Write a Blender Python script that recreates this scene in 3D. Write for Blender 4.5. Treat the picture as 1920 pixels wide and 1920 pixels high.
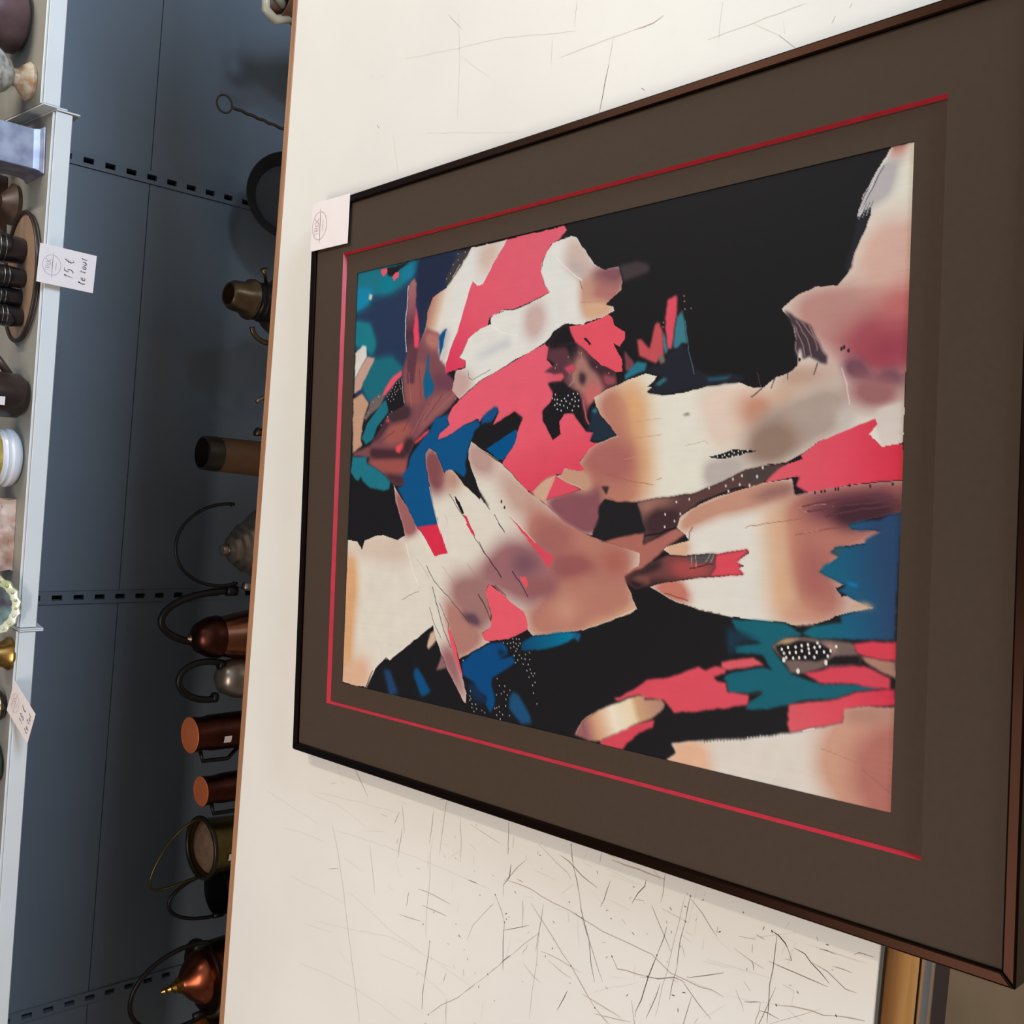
import bpy, math, random
import numpy as np
from mathutils import Vector, Matrix

for o in list(bpy.data.objects):
    bpy.data.objects.remove(o, do_unlink=True)
S = bpy.context.scene
C = S.collection
random.seed(7)

# ------------------------------------------------------------------ camera
cam_d = bpy.data.cameras.new('camera')
cam_d.sensor_width = 36.0
cam_d.lens = 36.0 * 1971.6 / 1920.0
cam_d.clip_start = 0.02
cam = bpy.data.objects.new('camera', cam_d)
C.objects.link(cam)
RIGHT = Vector((0.993897, 0.106075, 0.030276))
UP = Vector((-0.095683, 0.692422, 0.715120))
FWD = Vector((-0.054893, 0.713652, -0.698346))
X, Y, Z = -UP, RIGHT, -FWD          # the phone was held on its side
cam.matrix_world = Matrix(((X.x, Y.x, Z.x, 0), (X.y, Y.y, Z.y, 0), (X.z, Y.z, Z.z, 1.6305), (0, 0, 0, 1)))
S.camera = cam

# ------------------------------------------------------------------ world, lamps, exposure
S.view_settings.view_transform = 'Standard'
S.view_settings.look = 'None'
S.view_settings.exposure = 0.0
S.view_settings.gamma = 1.0
S.view_settings.use_curve_mapping = False
W = bpy.data.worlds.new('shop_air')
S.world = W
W.use_nodes = True
W.node_tree.nodes['Background'].inputs[0].default_value = (1.0, 0.96, 0.91, 1)
W.node_tree.nodes['Background'].inputs[1].default_value = 0.22

def area(name, loc, target, sx, sy, power, col):
    d = bpy.data.lights.new(name, 'AREA')
    d.shape = 'RECTANGLE'; d.size = sx; d.size_y = sy; d.energy = power; d.color = col
    o = bpy.data.objects.new(name, d); C.objects.link(o)
    o.location = loc
    o.rotation_euler = (Vector(target) - Vector(loc)).to_track_quat('-Z', 'Y').to_euler()
    return o
area('ceiling_tube_light', (1.42, 2.05, 2.72), (1.42, 2.05, 0), 0.10, 1.0, 32, (1.0, 0.93, 0.82))
area('ceiling_tube_light.001', (-1.1, 0.9, 2.72), (-1.1, 0.9, 0), 1.3, 0.10, 24, (1.0, 0.88, 0.80))
area('shop_window_daylight', (2.35, -1.9, 1.40), (0.85, 2.45, 0.8), 1.5, 0.8, 150, (0.60, 0.78, 1.0))

# ------------------------------------------------------------------ helpers
def lin(c):
    return tuple((v / 255 / 12.92) if v / 255 <= 0.04045 else ((v / 255 + 0.055) / 1.055) ** 2.4 for v in c)

MATS = {}
def mat(name, rgb, rough=0.5, metal=0.0, vary=0.0, scale=20.0, bump=0.0, rgb2=None, spec=0.5, coat=0.0):
    if name in MATS:
        return MATS[name]
    m = bpy.data.materials.new(name); m.use_nodes = True
    n = m.node_tree.nodes; k = m.node_tree.links
    p = n['Principled BSDF']
    c = lin(rgb)
    p.inputs['Base Color'].default_value = (*c, 1)
    p.inputs['Roughness'].default_value = rough
    p.inputs['Metallic'].default_value = metal
    p.inputs['Specular IOR Level'].default_value = spec
    p.inputs['Coat Weight'].default_value = coat
    if vary or rgb2:
        tc = n.new('ShaderNodeTexCoord'); nz = n.new('ShaderNodeTexNoise'); rp = n.new('ShaderNodeValToRGB')
        nz.inputs['Scale'].default_value = scale; nz.inputs['Detail'].default_value = 5
        k.new(tc.outputs['Object'], nz.inputs['Vector']); k.new(nz.outputs['Fac'], rp.inputs['Fac'])
        a = lin(rgb2) if rgb2 else tuple(v * (1 - vary) for v in c)
        b = c if rgb2 else tuple(min(1, v * (1 + vary)) for v in c)
        rp.color_ramp.elements[0].position = 0.35; rp.color_ramp.elements[1].position = 0.65
        rp.color_ramp.elements[0].color = (*a, 1); rp.color_ramp.elements[1].color = (*b, 1)
        k.new(rp.outputs['Color'], p.inputs['Base Color'])
        if bump:
            bp = n.new('ShaderNodeBump'); bp.inputs['Strength'].default_value = bump; bp.inputs['Distance'].default_value = 0.002
            k.new(nz.outputs['Fac'], bp.inputs['Height']); k.new(bp.outputs['Normal'], p.inputs['Normal'])
    MATS[name] = m
    return m

def wood(name, a, b, scale, axis, rough=0.45):
    """long grain along one axis"""
    m = bpy.data.materials.new(name); m.use_nodes = True
    n = m.node_tree.nodes; k = m.node_tree.links; p = n['Principled BSDF']
    tc = n.new('ShaderNodeTexCoord'); mp = n.new('ShaderNodeMapping'); nz = n.new('ShaderNodeTexNoise'); rp = n.new('ShaderNodeValToRGB')
    s = [scale, scale, scale]; s[axis] = scale * 0.06
    mp.inputs['Scale'].default_value = s
    nz.inputs['Scale'].default_value = 1.0; nz.inputs['Detail'].default_value = 6; nz.inputs['Distortion'].default_value = 0.4
    rp.color_ramp.elements[0].position = 0.3; rp.color_ramp.elements[1].position = 0.7
    rp.color_ramp.elements[0].color = (*lin(a), 1); rp.color_ramp.elements[1].color = (*lin(b), 1)
    k.new(tc.outputs['Object'], mp.inputs['Vector']); k.new(mp.outputs['Vector'], nz.inputs['Vector'])
    k.new(nz.outputs['Fac'], rp.inputs['Fac']); k.new(rp.outputs['Color'], p.inputs['Base Color'])
    p.inputs['Roughness'].default_value = rough
    return m

def obj(name, verts, faces, m, parent=None, smooth=False):
    me = bpy.data.meshes.new(name)
    me.from_pydata([tuple(v) for v in verts], [], faces)
    me.update()
    if m: me.materials.append(m)
    if smooth: me.polygons.foreach_set('use_smooth', [True] * len(me.polygons))
    o = bpy.data.objects.new(name, me); C.objects.link(o)
    if parent: o.parent = parent
    return o

def empty(name, loc, rot=(0, 0, 0)):
    o = bpy.data.objects.new(name, None); C.objects.link(o)
    o.empty_display_size = 0.05; o.location = loc; o.rotation_euler = rot
    return o

def tag(o, label, cat, group=None):
    o['label'] = label; o['category'] = cat
    if group: o['group'] = group
    return o

def structure(o):
    o['kind'] = 'structure'
    return o

class MB:
    """collects shapes into one mesh"""
    def __init__(s): s.v = []; s.f = []
    def add(s, v, f):
        n = len(s.v); s.v += [tuple(q) for q in v]; s.f += [tuple(i + n for i in q) for q in f]; return s
    def box(s, x0, x1, y0, y1, z0, z1):
        return s.add([(x0, y0, z0), (x1, y0, z0), (x1, y1, z0), (x0, y1, z0), (x0, y0, z1), (x1, y0, z1), (x1, y1, z1), (x0, y1, z1)],
                     [(0, 3, 2, 1), (4, 5, 6, 7), (0, 1, 5, 4), (1, 2, 6, 5), (2, 3, 7, 6), (3, 0, 4, 7)])
    def lathe(s, prof, n=32, cx=0, cy=0, cz=0, ex=1.0, ey=1.0, wave=0, amp=0.0, top=True):
        v = []; f = []
        for r, z in prof:
            for i in range(n):
                a = 2 * math.pi * i / n; q = r * (1 + amp * math.cos(wave * a))
                v.append((cx + q * ex * math.cos(a), cy + q * ey * math.sin(a), cz + z))
        for j in range(len(prof) - 1):
            for i in range(n):
                k = (i + 1) % n
                f.append((j * n + i, j * n + k, (j + 1) * n + k, (j + 1) * n + i))
        if prof[0][0] > 1e-6: f.append(tuple(reversed(range(n))))
        if top and prof[-1][0] > 1e-6: f.append(tuple((len(prof) - 1) * n + i for i in range(n)))
        return s.add(v, f)
    def tube(s, pts, r, n=10, closed=False, cap=True):
        pts = [Vector(p) for p in pts]; m = len(pts); v = []; f = []
        rr = r if isinstance(r, (list, tuple)) else [r] * m
        ref = None
        for i, p in enumerate(pts):
            a = pts[(i - 1) % m] if (closed or i) else p
            b = pts[(i + 1) % m] if (closed or i < m - 1) else p
            t = (b - a).normalized()
            if ref is None:
                ref = Vector((0, 0, 1)) if abs(t.z) < 0.9 else Vector((1, 0, 0))
            nx = (ref - t * ref.dot(t)).normalized(); ny = t.cross(nx); ref = nx
            for k in range(n):
                q = 2 * math.pi * k / n
                v.append(p + (nx * math.cos(q) + ny * math.sin(q)) * rr[i])
        for i in range(m if closed else m - 1):
            j = (i + 1) % m
            for k in range(n):
                l = (k + 1) % n
                f.append((i * n + k, i * n + l, j * n + l, j * n + k))
        if cap and not closed:
            f.append(tuple(reversed(range(n)))); f.append(tuple((m - 1) * n + k for k in range(n)))
        return s.add(v, f)
    def ribbon(s, pts, w, z=0.0):
        """thin flat stroke in the xy plane, tapering at both ends"""
        P = [Vector((p[0], p[1], 0)) for p in pts]; n = len(P); v = []
        for i, p in enumerate(P):
            t = (P[min(i + 1, n - 1)] - P[max(i - 1, 0)]).normalized(); q = Vector((-t.y, t.x, 0))
            h = w / 2 * (0.35 if i in (0, n - 1) else 1.0)
            v += [(p + q * h) + Vector((0, 0, z)), (p - q * h) + Vector((0, 0, z))]
        return s.add(v, [(2 * i, 2 * i + 1, 2 * i + 3, 2 * i + 2) for i in range(n - 1)])
    def build(s, name, m, parent=None, smooth=False):
        o = obj(name, s.v, s.f, m, parent, smooth)
        return o

def soft_edges(o, w=0.002, seg=2):
    b = o.modifiers.new('bevel', 'BEVEL'); b.width = w; b.segments = seg; b.limit_method = 'ANGLE'
    return o

def crease(o, deg=40):
    """smooth shading with kept edges"""
    o.data.polygons.foreach_set('use_smooth', [True] * len(o.data.polygons))
    e = o.modifiers.new('edges', 'EDGE_SPLIT'); e.split_angle = math.radians(deg)
    return o

def smooth(pts, n=6):
    P = [Vector(p) for p in pts]; P = [P[0]] + P + [P[-1]]; out = []
    for i in range(1, len(P) - 2):
        a, b, c, d = P[i - 1:i + 3]
        for k in range(n):
            t = k / n
            out.append(0.5 * (2 * b + (c - a) * t + (2 * a - 5 * b + 4 * c - d) * t * t + (3 * b - a - 3 * c + d) * t ** 3))
    return out + [P[-1]]

def arc(c, r, a0, a1, n=24, plane='xz', ry=None):
    ry = ry or r; out = []
    for i in range(n + 1):
        a = math.radians(a0 + (a1 - a0) * i / n); u, w = r * math.cos(a), ry * math.sin(a)
        out.append((c[0] + u, c[1], c[2] + w) if plane == 'xz' else (c[0], c[1] + u, c[2] + w))
    return out

# ------------------------------------------------------------------ setting
FLOORM = mat('floor_beige', (172, 140, 104), 0.55, vary=0.10, scale=6)
WALLM = mat('wall_paint', (170, 165, 158), 0.8, vary=0.03, scale=3)
structure(MB().box(-4, 4, -4.2, 2.9, -0.1, 0).build('floor', FLOORM))
structure(MB().box(-4, 4, 2.62, 2.9, 0, 2.9).build('wall_back', WALLM))
structure(MB().box(-4, 4, -4.2, 2.9, 2.9, 3.0).build('ceiling', mat('ceiling_paint', (205, 203, 198), 0.9, vary=0.02, scale=3)))
structure(MB().box(-4.15, -4, -4.2, 2.9, 0, 2.9).build('wall_left', WALLM))

# ------------------------------------------------------------------ sales table
TB = empty('sales_table', (0.0, 0.8813, 0.0), (0, 0, 0.0195))
tag(TB, 'white laminate sales table with wooden edges, its scratched top carrying the framed print', 'table')
TOPM = mat('white_laminate', (232, 227, 218), 0.38, vary=0.02, scale=5, spec=0.35)
WD = wood('oak_edging', (146, 100, 68), (176, 126, 88), 90, 0)
WF = wood('apron_wood', (186, 118, 56), (214, 146, 76), 60, 0)
DKW = wood('dark_panel_wood', (52, 34, 26), (70, 46, 34), 60, 0)
H = 0.80; HY = 0.5055
soft_edges(MB().box(-1.35, 1.35, -HY, HY, H - 0.016, H).build('tabletop', TOPM, TB), 0.0012)
MB().box(-1.35, 1.35, -HY - 0.0025, -HY + 0.0005, H - 0.0065, H - 0.0015).build('edge_shadow_strip', mat('edge_shadow_dark', (46, 34, 28), 0.5), TB)  # dark strip paints the shadow line under the top's near edge
soft_edges(MB().box(-1.364, 1.364, HY, HY + 0.0135, H - 0.030, H).build('edge_strip', WD, TB), 0.0015)
for sx in (-1, 1):
    x0, x1 = sorted((sx * 1.35, sx * 1.364))
    soft_edges(MB().box(x0, x1, -HY, HY, H - 0.030, H).build('edge_strip', WD, TB), 0.0015)
soft_edges(MB().box(-1.35, 1.35, -HY - 0.004, -HY - 0.0005, H - 0.070, H - 0.0070).build('apron', WF, TB), 0.001)
MB().box(-1.33, 1.33, HY - 0.022, HY - 0.004, H - 0.09, H - 0.0165).build('apron', WF, TB)
CHR = mat('chrome', (235, 238, 245), 0.28, 1.0)
MB().tube([(-1.3, -HY - 0.006, H - 0.0785), (1.3, -HY - 0.006, H - 0.0785)], 0.0075, 14).build('chrome_rail', CHR, TB, True)
MB().box(-1.33, 1.33, -HY + 0.001, -HY + 0.020, H - 0.118, H - 0.0175).build('drawer_rail', DKW, TB)
MB().box(-1.33, 1.33, -HY + 0.022, -HY + 0.030, H - 0.205, H - 0.067).build('lower_panel', mat('dark_lower_panel', (44, 30, 27), 0.6, vary=0.1), TB)
for sx in (-1, 1):
    for sy in (-1, 1):
        soft_edges(MB().box(sx * 1.28 - 0.03, sx * 1.28 + 0.03, sy * 0.44 - 0.03, sy * 0.44 + 0.03, 0, H - 0.0165).build('leg', WF, TB), 0.003)
# scratches (world mm/10 -> table space)
SCRATCH = [
    (3,7,[(-4383,9347),(-4551,9351),(-4787,9360)]),
    (1,6,[(-4880,9332),(-5236,9290),(-5613,9299),(-5936,9266)]),
    (3,7,[(-5939,9180),(-6131,9195),(-6324,9211),(-6595,9229),(-6795,9215)]),
    (1,7,[(-5208,11368),(-5517,11180),(-6014,10967),(-6407,10822),(-6846,10655),(-7172,10522),(-7513,10389)]),
    (0,12,[(-5241,13059),(-5278,12248),(-5297,11643)]),
    (0,14,[(-5636,12547),(-5535,11978),(-5491,11468)]),
    (0,12,[(-5254,11255),(-5117,10306),(-5017,9327),(-4989,8913),(-4939,8240)]),
    (1,12,[(-5399,9503),(-5367,9192),(-5362,8887)]),
    (0,14,[(-6249,12292),(-6171,11583),(-6130,10949)]),
    (0,12,[(-5951,10908),(-6012,10431),(-6107,9972),(-6128,9369)]),
    (0,12,[(-6627,11586),(-6369,10576),(-6175,9901),(-6136,9252),(-6092,8756)]),
    (0,14,[(-7334,11853),(-7197,11138),(-7129,10562),(-7102,10014),(-7121,9550)]),
    (0,12,[(-6475,10106),(-6371,9363),(-6452,8787)]),
    (2,9,[(-6816,9097),(-6585,8878),(-6372,8609),(-5996,8244),(-5543,7836)]),
    (2,9,[(-6475,8797),(-6774,8768)]),
    (2,9,[(-4979,8159),(-5108,8042),(-5221,7978),(-5442,7967),(-5754,7928)]),
    (2,9,[(-4097,8060),(-4462,8022)]),
    (2,8,[(-4547,7969),(-4720,7974),(-4815,8046),(-4950,8035)]),
    (1,8,[(-4298,8849),(-4693,8793),(-4818,8789)]),
    (1,9,[(-4556,8653),(-4598,8517)]),
    (2,10,[(-4733,10331),(-4723,10207)]),
    (1,8,[(-5209,10518),(-5451,10417),(-5772,10321)]),
    (0,10,[(-4899,11851),(-4728,10820),(-4610,9945)]),
    (0,10,[(-4942,11994),(-4908,11202),(-5011,10580)]),
    (1,8,[(-5071,8171),(-5453,8475),(-5663,8550)]),
    (2,12,[(-6009,8562),(-6090,8542)]),
    (2,11,[(-6044,8728),(-6076,8718)]),
    (2,11,[(-5960,8365),(-5992,8358)]),
    (2,12,[(-6386,9331),(-6439,9367)]),
    (3,7,[(-4245,7965),(-4362,7958)]),
    (3,7,[(-4371,8023),(-4454,8031)]),
    (3,9,[(-4551,7966),(-4700,7972),(-4815,8047)]),
    (2,8,[(-4434,7745),(-4783,8051)]),
    (3,6,[(-4876,7730),(-4975,7711),(-5181,7697)]),
    (3,6,[(-4370,7750),(-4425,7739)]),
    (3,8,[(-4036,7115),(-4154,7091),(-4265,7051),(-4383,6993),(-4666,6880),(-4802,6813),(-4925,6748),(-5148,6686),(-5316,6615)]),
    (2,7,[(-4738,6871),(-5041,6668),(-5270,6510)]),
    (2,12,[(-4201,7263),(-4266,7017),(-4304,6913),(-4354,6711)]),
    (1,8,[(-4193,7579),(-4348,7140),(-4397,7066)]),
    (3,9,[(-3969,6702),(-4082,6708)]),
    (1,18,[(-4003,6553),(-3998,6383),(-3988,6204),(-3986,6101),(-3967,5886)]),
    (3,10,[(-4045,6100),(-4120,6112),(-4220,6188),(-4343,6247)]),
    (1,10,[(-4298,6238),(-4261,6109),(-4294,6102)]),
    (3,8,[(-4220,6547),(-4356,6584),(-4437,6605),(-4530,6640)]),
    (1,12,[(-4744,7981),(-4709,7634),(-4736,7293),(-4734,7054),(-4743,6854),(-4764,6577),(-4753,6193),(-4738,5944),(-4771,5867),(-4823,5704),(-4815,5552),(-4812,5363),(-4788,5233),(-4791,5090)]),
    (3,9,[(-4727,6972),(-4743,6854)]),
    (2,8,[(-4269,6005),(-4342,5952),(-4493,5832),(-4631,5715)]),
    (3,8,[(-4023,5572),(-4272,5595),(-4467,5625),(-4751,5644),(-5082,5685)]),
    (1,6,[(-4037,5639),(-4325,5671),(-4681,5723),(-4997,5781),(-5321,5824)]),
    (3,7,[(-4400,5802),(-4526,5828),(-4727,5887),(-4979,5956),(-5240,6010),(-5385,6065),(-5430,6059)]),
    (3,8,[(-4986,5811),(-5121,5850),(-5383,5932)]),
    (2,8,[(-4034,5571),(-4125,5424),(-4219,5319),(-4274,5234)]),
    (3,10,[(-4181,5239),(-4243,5240)]),
    (2,10,[(-4964,6425),(-5054,6351),(-5006,6100),(-4943,5845),(-4850,5659),(-4843,5562)]),
    (2,10,[(-4787,5515),(-4710,5376),(-4570,5118)]),
    (2,9,[(-4832,5564),(-4890,5488),(-4983,5341),(-5053,5199)]),
    (3,12,[(-5565,6967),(-5649,6998),(-5825,7077)]),
    (2,9,[(-5284,6947),(-5463,6724),(-5573,6581),(-5634,6445),(-5652,6380)]),
    (2,8,[(-4858,7614),(-4955,7457),(-5108,7226),(-5206,7092),(-5306,6910)]),
    (1,9,[(-5312,7408),(-5292,7115),(-5302,6812)]),
    (1,9,[(-5361,7278),(-5399,7066),(-5415,6929)]),
    (2,8,[(-5134,7450),(-5329,7640),(-5650,7931)]),
    (1,6,[(-5131,7442),(-5469,7440),(-5790,7459),(-6106,7461)]),
    (1,9,[(-5548,7628),(-5631,7454),(-5649,7344)]),
    (0,12,[(-5538,6506),(-5510,6337),(-5546,6179)]),
    (1,9,[(-4740,7070),(-4854,7038)]),
    (2,10,[(-4548,6357),(-4582,6291)]),
    (1,9,[(-4370,5582),(-4371,5500)]),
    (2,8,[(-4505,5606),(-4603,5566)]),
    (1,10,[(-4590,7176),(-4433,7028)]),
    (0,10,[(-4590,7210),(-4709,7024)]),
    (0,10,[(-5466,6675),(-5257,6371),(-5073,6061)]),
    (3,10,[(-4000,4682),(-4013,4612),(-4045,4541),(-4093,4513),(-4173,4464),(-4188,4523)]),
    (3,10,[(-4060,4456),(-4071,4340),(-4111,4271),(-4170,4178),(-4221,4093)]),
    (2,8,[(-4111,4271),(-4126,4121),(-4205,3946),(-4194,3846)]),
    (3,7,[(-4018,4625),(-4161,4628),(-4327,4635),(-4474,4645),(-4677,4642),(-4825,4629)]),
    (2,10,[(-4276,4681),(-4274,4535),(-4267,4436),(-4257,4263),(-4256,4105)]),
    (3,9,[(-3974,4213),(-3963,4151),(-3954,4059)]),
    (3,9,[(-4196,4859),(-4266,4854)]),
    (2,10,[(-4340,4859),(-4368,4826),(-4422,4819)]),
    (2,10,[(-4169,5011),(-4140,4837)]),
    (2,9,[(-3891,3899),(-3855,3858),(-3840,3732)]),
    (3,9,[(-3879,4257),(-3910,4237)]),
    (2,10,[(-4619,4559),(-4571,4398),(-4519,4231),(-4506,4116),(-4429,3878),(-4390,3743)]),
    (2,10,[(-4741,4715),(-4740,4646),(-4734,4522)]),
    (2,8,[(-4070,4081),(-4057,3995),(-4047,3905)]),
    (1,9,[(-4312,5041),(-4345,4870),(-4362,4716)]),
    (2,8,[(-5102,5337),(-5176,5379)]),
    (2,8,[(-4556,4902),(-4618,4830)]),
    (1,10,[(-4418,4517),(-4428,4405)]),
    (0,10,[(-4288,5240),(-4347,5073)]),
    (0,12,[(-4751,5058),(-4708,4824),(-4614,4548)]),
    (1,9,[(-3939,4554),(-3855,4520)]),
    (0,12,[(-3978,4330),(-3946,4039),(-3917,3791)]),
    (0,8,[(5287,10240),(4671,10139),(3954,10080)]),
    (1,8,[(5316,10449),(5063,10151)]),
    (0,12,[(4930,11259),(4869,10474),(4800,9346),(4627,8219)]),
    (0,8,[(3953,11345),(3452,11174)]),
    (3,18,[(4162,11730),(4115,11688)]),
    (3,10,[(4066,11702),(4041,11695)]),
    (1,7,[(4859,11936),(4780,11949)]),
    (1,7,[(4818,11714),(4753,11690)]),
    (0,10,[(4618,8569),(4327,8554)]),
    (0,8,[(3906,10700),(3648,8929)]),
    (0,9,[(4719,10102),(4376,9554)]),
    (0,6,[(4928,8237),(4797,8242)]),
    (0,7,[(5666,11382),(5588,11387)]),
    (3,9,[(4180,7686),(4015,7702),(3676,7750)]),
    (1,6,[(4452,7647),(4180,7686)]),
    (3,18,[(3832,7202),(3805,7152)]),
    (3,11,[(4027,5614),(3882,5438)]),
    (1,16,[(4458,7380),(4474,7123),(4519,7002)]),
    (0,16,[(4382,8420),(4429,7896),(4458,7380)]),
    (0,12,[(4156,6418),(4207,5915),(4253,5374)]),
    (2,9,[(4158,4905),(4110,4928)]),
    (2,9,[(4069,5051),(4015,5088)]),
    (0,7,[(4485,6293),(4111,6287)]),
    (0,7,[(4385,6838),(4284,6859)]),
    (0,7,[(4143,5591),(4023,5557)]),
    (0,8,[(4207,5915),(4027,5614)]),
    (0,7,[(4963,8242),(4675,8243)]),
]
rc, rs = math.cos(-0.0195), math.sin(-0.0195)
def tl(x, y):
    x, y = x / 1e4, y / 1e4 - 0.8813
    return (rc * x - rs * y, rs * x + rc * y)
SM = [mat('scratch_faint', (222, 214, 203), 0.6), mat('scratch_brown', (184, 164, 148), 0.6), mat('scratch_grey', (128, 112, 104), 0.6), mat('scratch_dark', (52, 44, 46), 0.6)]
sb = [MB(), MB(), MB(), MB()]
rnd = random.Random(5)
for kind, w, pts in SCRATCH:
    q = [tl(*p) for p in pts]
    dense = []
    for a, b in zip(q[:-1], q[1:]):
        L = math.dist(a, b); n = max(1, int(L / 0.012))
        for i in range(n):
            t = i / n
            dense.append((a[0] + (b[0] - a[0]) * t + rnd.gauss(0, 0.0004), a[1] + (b[1] - a[1]) * t + rnd.gauss(0, 0.0004)))
    dense.append(q[-1])
    if kind >= 2 and len(dense) > 5:      # broken strokes
        i = 0
        while i < len(dense) - 1:
            j = min(len(dense) - 1, i + rnd.randint(2, 5))
            sb[kind if rnd.random() < 0.55 else kind - 1].ribbon(dense[i:j + 1], w * 0.85e-4 * rnd.uniform(0.8, 1.5), H + 0.00010 + 0.00002 * kind)
            if rnd.random() < 0.5:
                p0 = dense[i]; sb[3].ribbon([(p0[0] - 0.0009, p0[1] - 0.0006), p0, (p0[0] + 0.0009, p0[1] + 0.0007)], w * 1.6e-4, H + 0.00017)
            i = j
    else:
        sb[kind].ribbon(dense, w * 0.75e-4, H + 0.00010 + 0.00002 * kind)
for i in range(620):                      # small nicks and streaks, thickest on the near left half
    x = rnd.uniform(-0.95, -0.18); y = rnd.uniform(0.42, 1.15)
    if rnd.random() < (y - 0.42) * 1.1: continue
    a = math.radians(rnd.choice((rnd.gauss(93, 9), rnd.gauss(93, 9), rnd.gauss(174, 7), rnd.uniform(0, 180))))
    L = abs(rnd.gauss(0, 0.014)) + 0.002
    k = rnd.choice((0, 0, 0, 0, 1, 1, 2))
    p0 = tl(x * 1e4, y * 1e4)
    sb[k].ribbon([(p0[0] + math.cos(a) * L * t, p0[1] + math.sin(a) * L * t + rnd.gauss(0, 0.0005)) for t in (-1, -0.3, 0.3, 1)], rnd.uniform(4, 12) * 1e-4 * (0.6 if k > 1 else 1), H + 0.00010 + 0.00002 * k)
for i in range(420):                      # specks of dirt
    x = rnd.uniform(-0.90, -0.30); y = rnd.uniform(0.40, 0.95)
    if rnd.random() < (y - 0.40) * 1.3: continue
    a = rnd.uniform(0, 3.14); L = rnd.uniform(0.0006, 0.0022); k = rnd.choice((1, 2, 2, 3))
    p0 = tl(x * 1e4, y * 1e4)
    sb[k].ribbon([(p0[0] + math.cos(a) * L * t, p0[1] + math.sin(a) * L * t) for t in (-1, 0, 1)], rnd.uniform(6, 14) * 1e-4, H + 0.00010 + 0.00002 * k)
for k in range(4):
    o = sb[k].build('scratch_marks', SM[k], TB); o['kind'] = 'stuff'

# ------------------------------------------------------------------ framed print
FP = empty('framed_print', (-0.01977, 0.76487, H + 0.0003), (0, 0, 0.08421))
tag(FP, 'abstract print in brown mat with red fillet and thin dark frame, lying on white table', 'framed picture')
FW, FD, FH = 0.7501, 0.9593, 0.024
BR = mat('frame_dark_bronze', (36, 22, 16), 0.34, 1.0, vary=0.1, scale=8)
fw = 0.0105
def ringbar(outer, inner, z0, z1, side):
    """one mitred side of a rectangular ring"""
    (ax, ay), (bx, by) = outer, inner
    c = [(-1, -1), (1, -1), (1, 1), (-1, 1)]
    p, q = c[side], c[(side + 1) % 4]
    v = []
    for z in (z0, z1):
        v += [(p[0] * ax, p[1] * ay, z), (q[0] * ax, q[1] * ay, z), (q[0] * bx, q[1] * by, z), (p[0] * bx, p[1] * by, z)]
    return v, [(3, 2, 1, 0), (4, 5, 6, 7), (0, 1, 5, 4), (1, 2, 6, 5), (2, 3, 7, 6), (3, 0, 4, 7)]
for sd in range(4):
    v, f = ringbar((FW / 2, FD / 2), (FW / 2 - fw, FD / 2 - fw), 0.0, FH, sd)
    soft_edges(MB().add(v, f).build('frame_bar', BR, FP), 0.0018, 3)
MB().box(-FW / 2 + fw, FW / 2 - fw, -FD / 2 + fw, FD / 2 - fw, 0.003, 0.009).build('backing_board', mat('backing_board', (120, 95, 70), 0.8, vary=0.1), FP)
MT = mat('brown_mat_board', (69, 54, 42), 0.6, vary=0.035, scale=160, spec=0.15)
MT.node_tree.nodes['Principled BSDF'].inputs['Sheen Weight'].default_value = 0.10
MT.node_tree.nodes['Principled BSDF'].inputs['Sheen Roughness'].default_value = 0.35
RX, RY, DYR = 0.60112 / 2, 0.81241 / 2, 0.00126
PX, PY, DYP = 0.54202 / 2, 0.75792 / 2, 0.00237
zo = FH - 0.004
m = MB()
ox, oy = FW / 2 - fw, FD / 2 - fw
V = [(-ox, -oy, zo), (ox, -oy, zo), (ox, oy, zo), (-ox, oy, zo), (-RX, -RY + DYR, zo), (RX, -RY + DYR, zo), (RX, RY + DYR, zo), (-RX, RY + DYR, zo)]
m.add(V, [(0, 1, 5, 4), (1, 2, 6, 5), (2, 3, 7, 6), (3, 0, 4, 7)])
m.build('outer_mat', MT, FP)
RED = mat('red_fillet', (200, 44, 58), 0.38, vary=0.08, scale=60)
bz, br = 0.0052, 0.0021
c = [(-1, -1), (1, -1), (1, 1), (-1, 1)]
for sd in range(4):
    p, q = c[sd], c[(sd + 1) % 4]
    top = [(p[0] * RX, p[1] * RY + DYR, zo), (q[0] * RX, q[1] * RY + DYR, zo)]
    low = [(q[0] * (RX - br), q[1] * (RY - br) + DYR, zo - bz), (p[0] * (RX - br), p[1] * (RY - br) + DYR, zo - bz)]
    und = [(p[0] * RX, p[1] * RY + DYR, zo - bz), (q[0] * RX, q[1] * RY + DYR, zo - bz)]
    MB().add(top + low + und, [(0, 1, 2, 3), (3, 2, 5, 4), (1, 0, 4, 5)]).build('red_fillet', RED, FP)
zi = zo - bz
m = MB(); kx, ky = RX + 0.01, RY + 0.01
V = [(-kx, -ky + DYR, zi), (kx, -ky + DYR, zi), (kx, ky + DYR, zi), (-kx, ky + DYR, zi), (-PX, -PY + DYP, zi), (PX, -PY + DYP, zi), (PX, PY + DYP, zi), (-PX, PY + DYP, zi)]
m.add(V, [(0, 1, 5, 4), (1, 2, 6, 5), (2, 3, 7, 6), (3, 0, 4, 7)])
zp = zi - 0.0014
V2 = [(-PX, -PY + DYP, zp), (PX, -PY + DYP, zp), (PX, PY + DYP, zp), (-PX, PY + DYP, zp)]
m.build('inner_mat', MT, FP)
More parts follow.
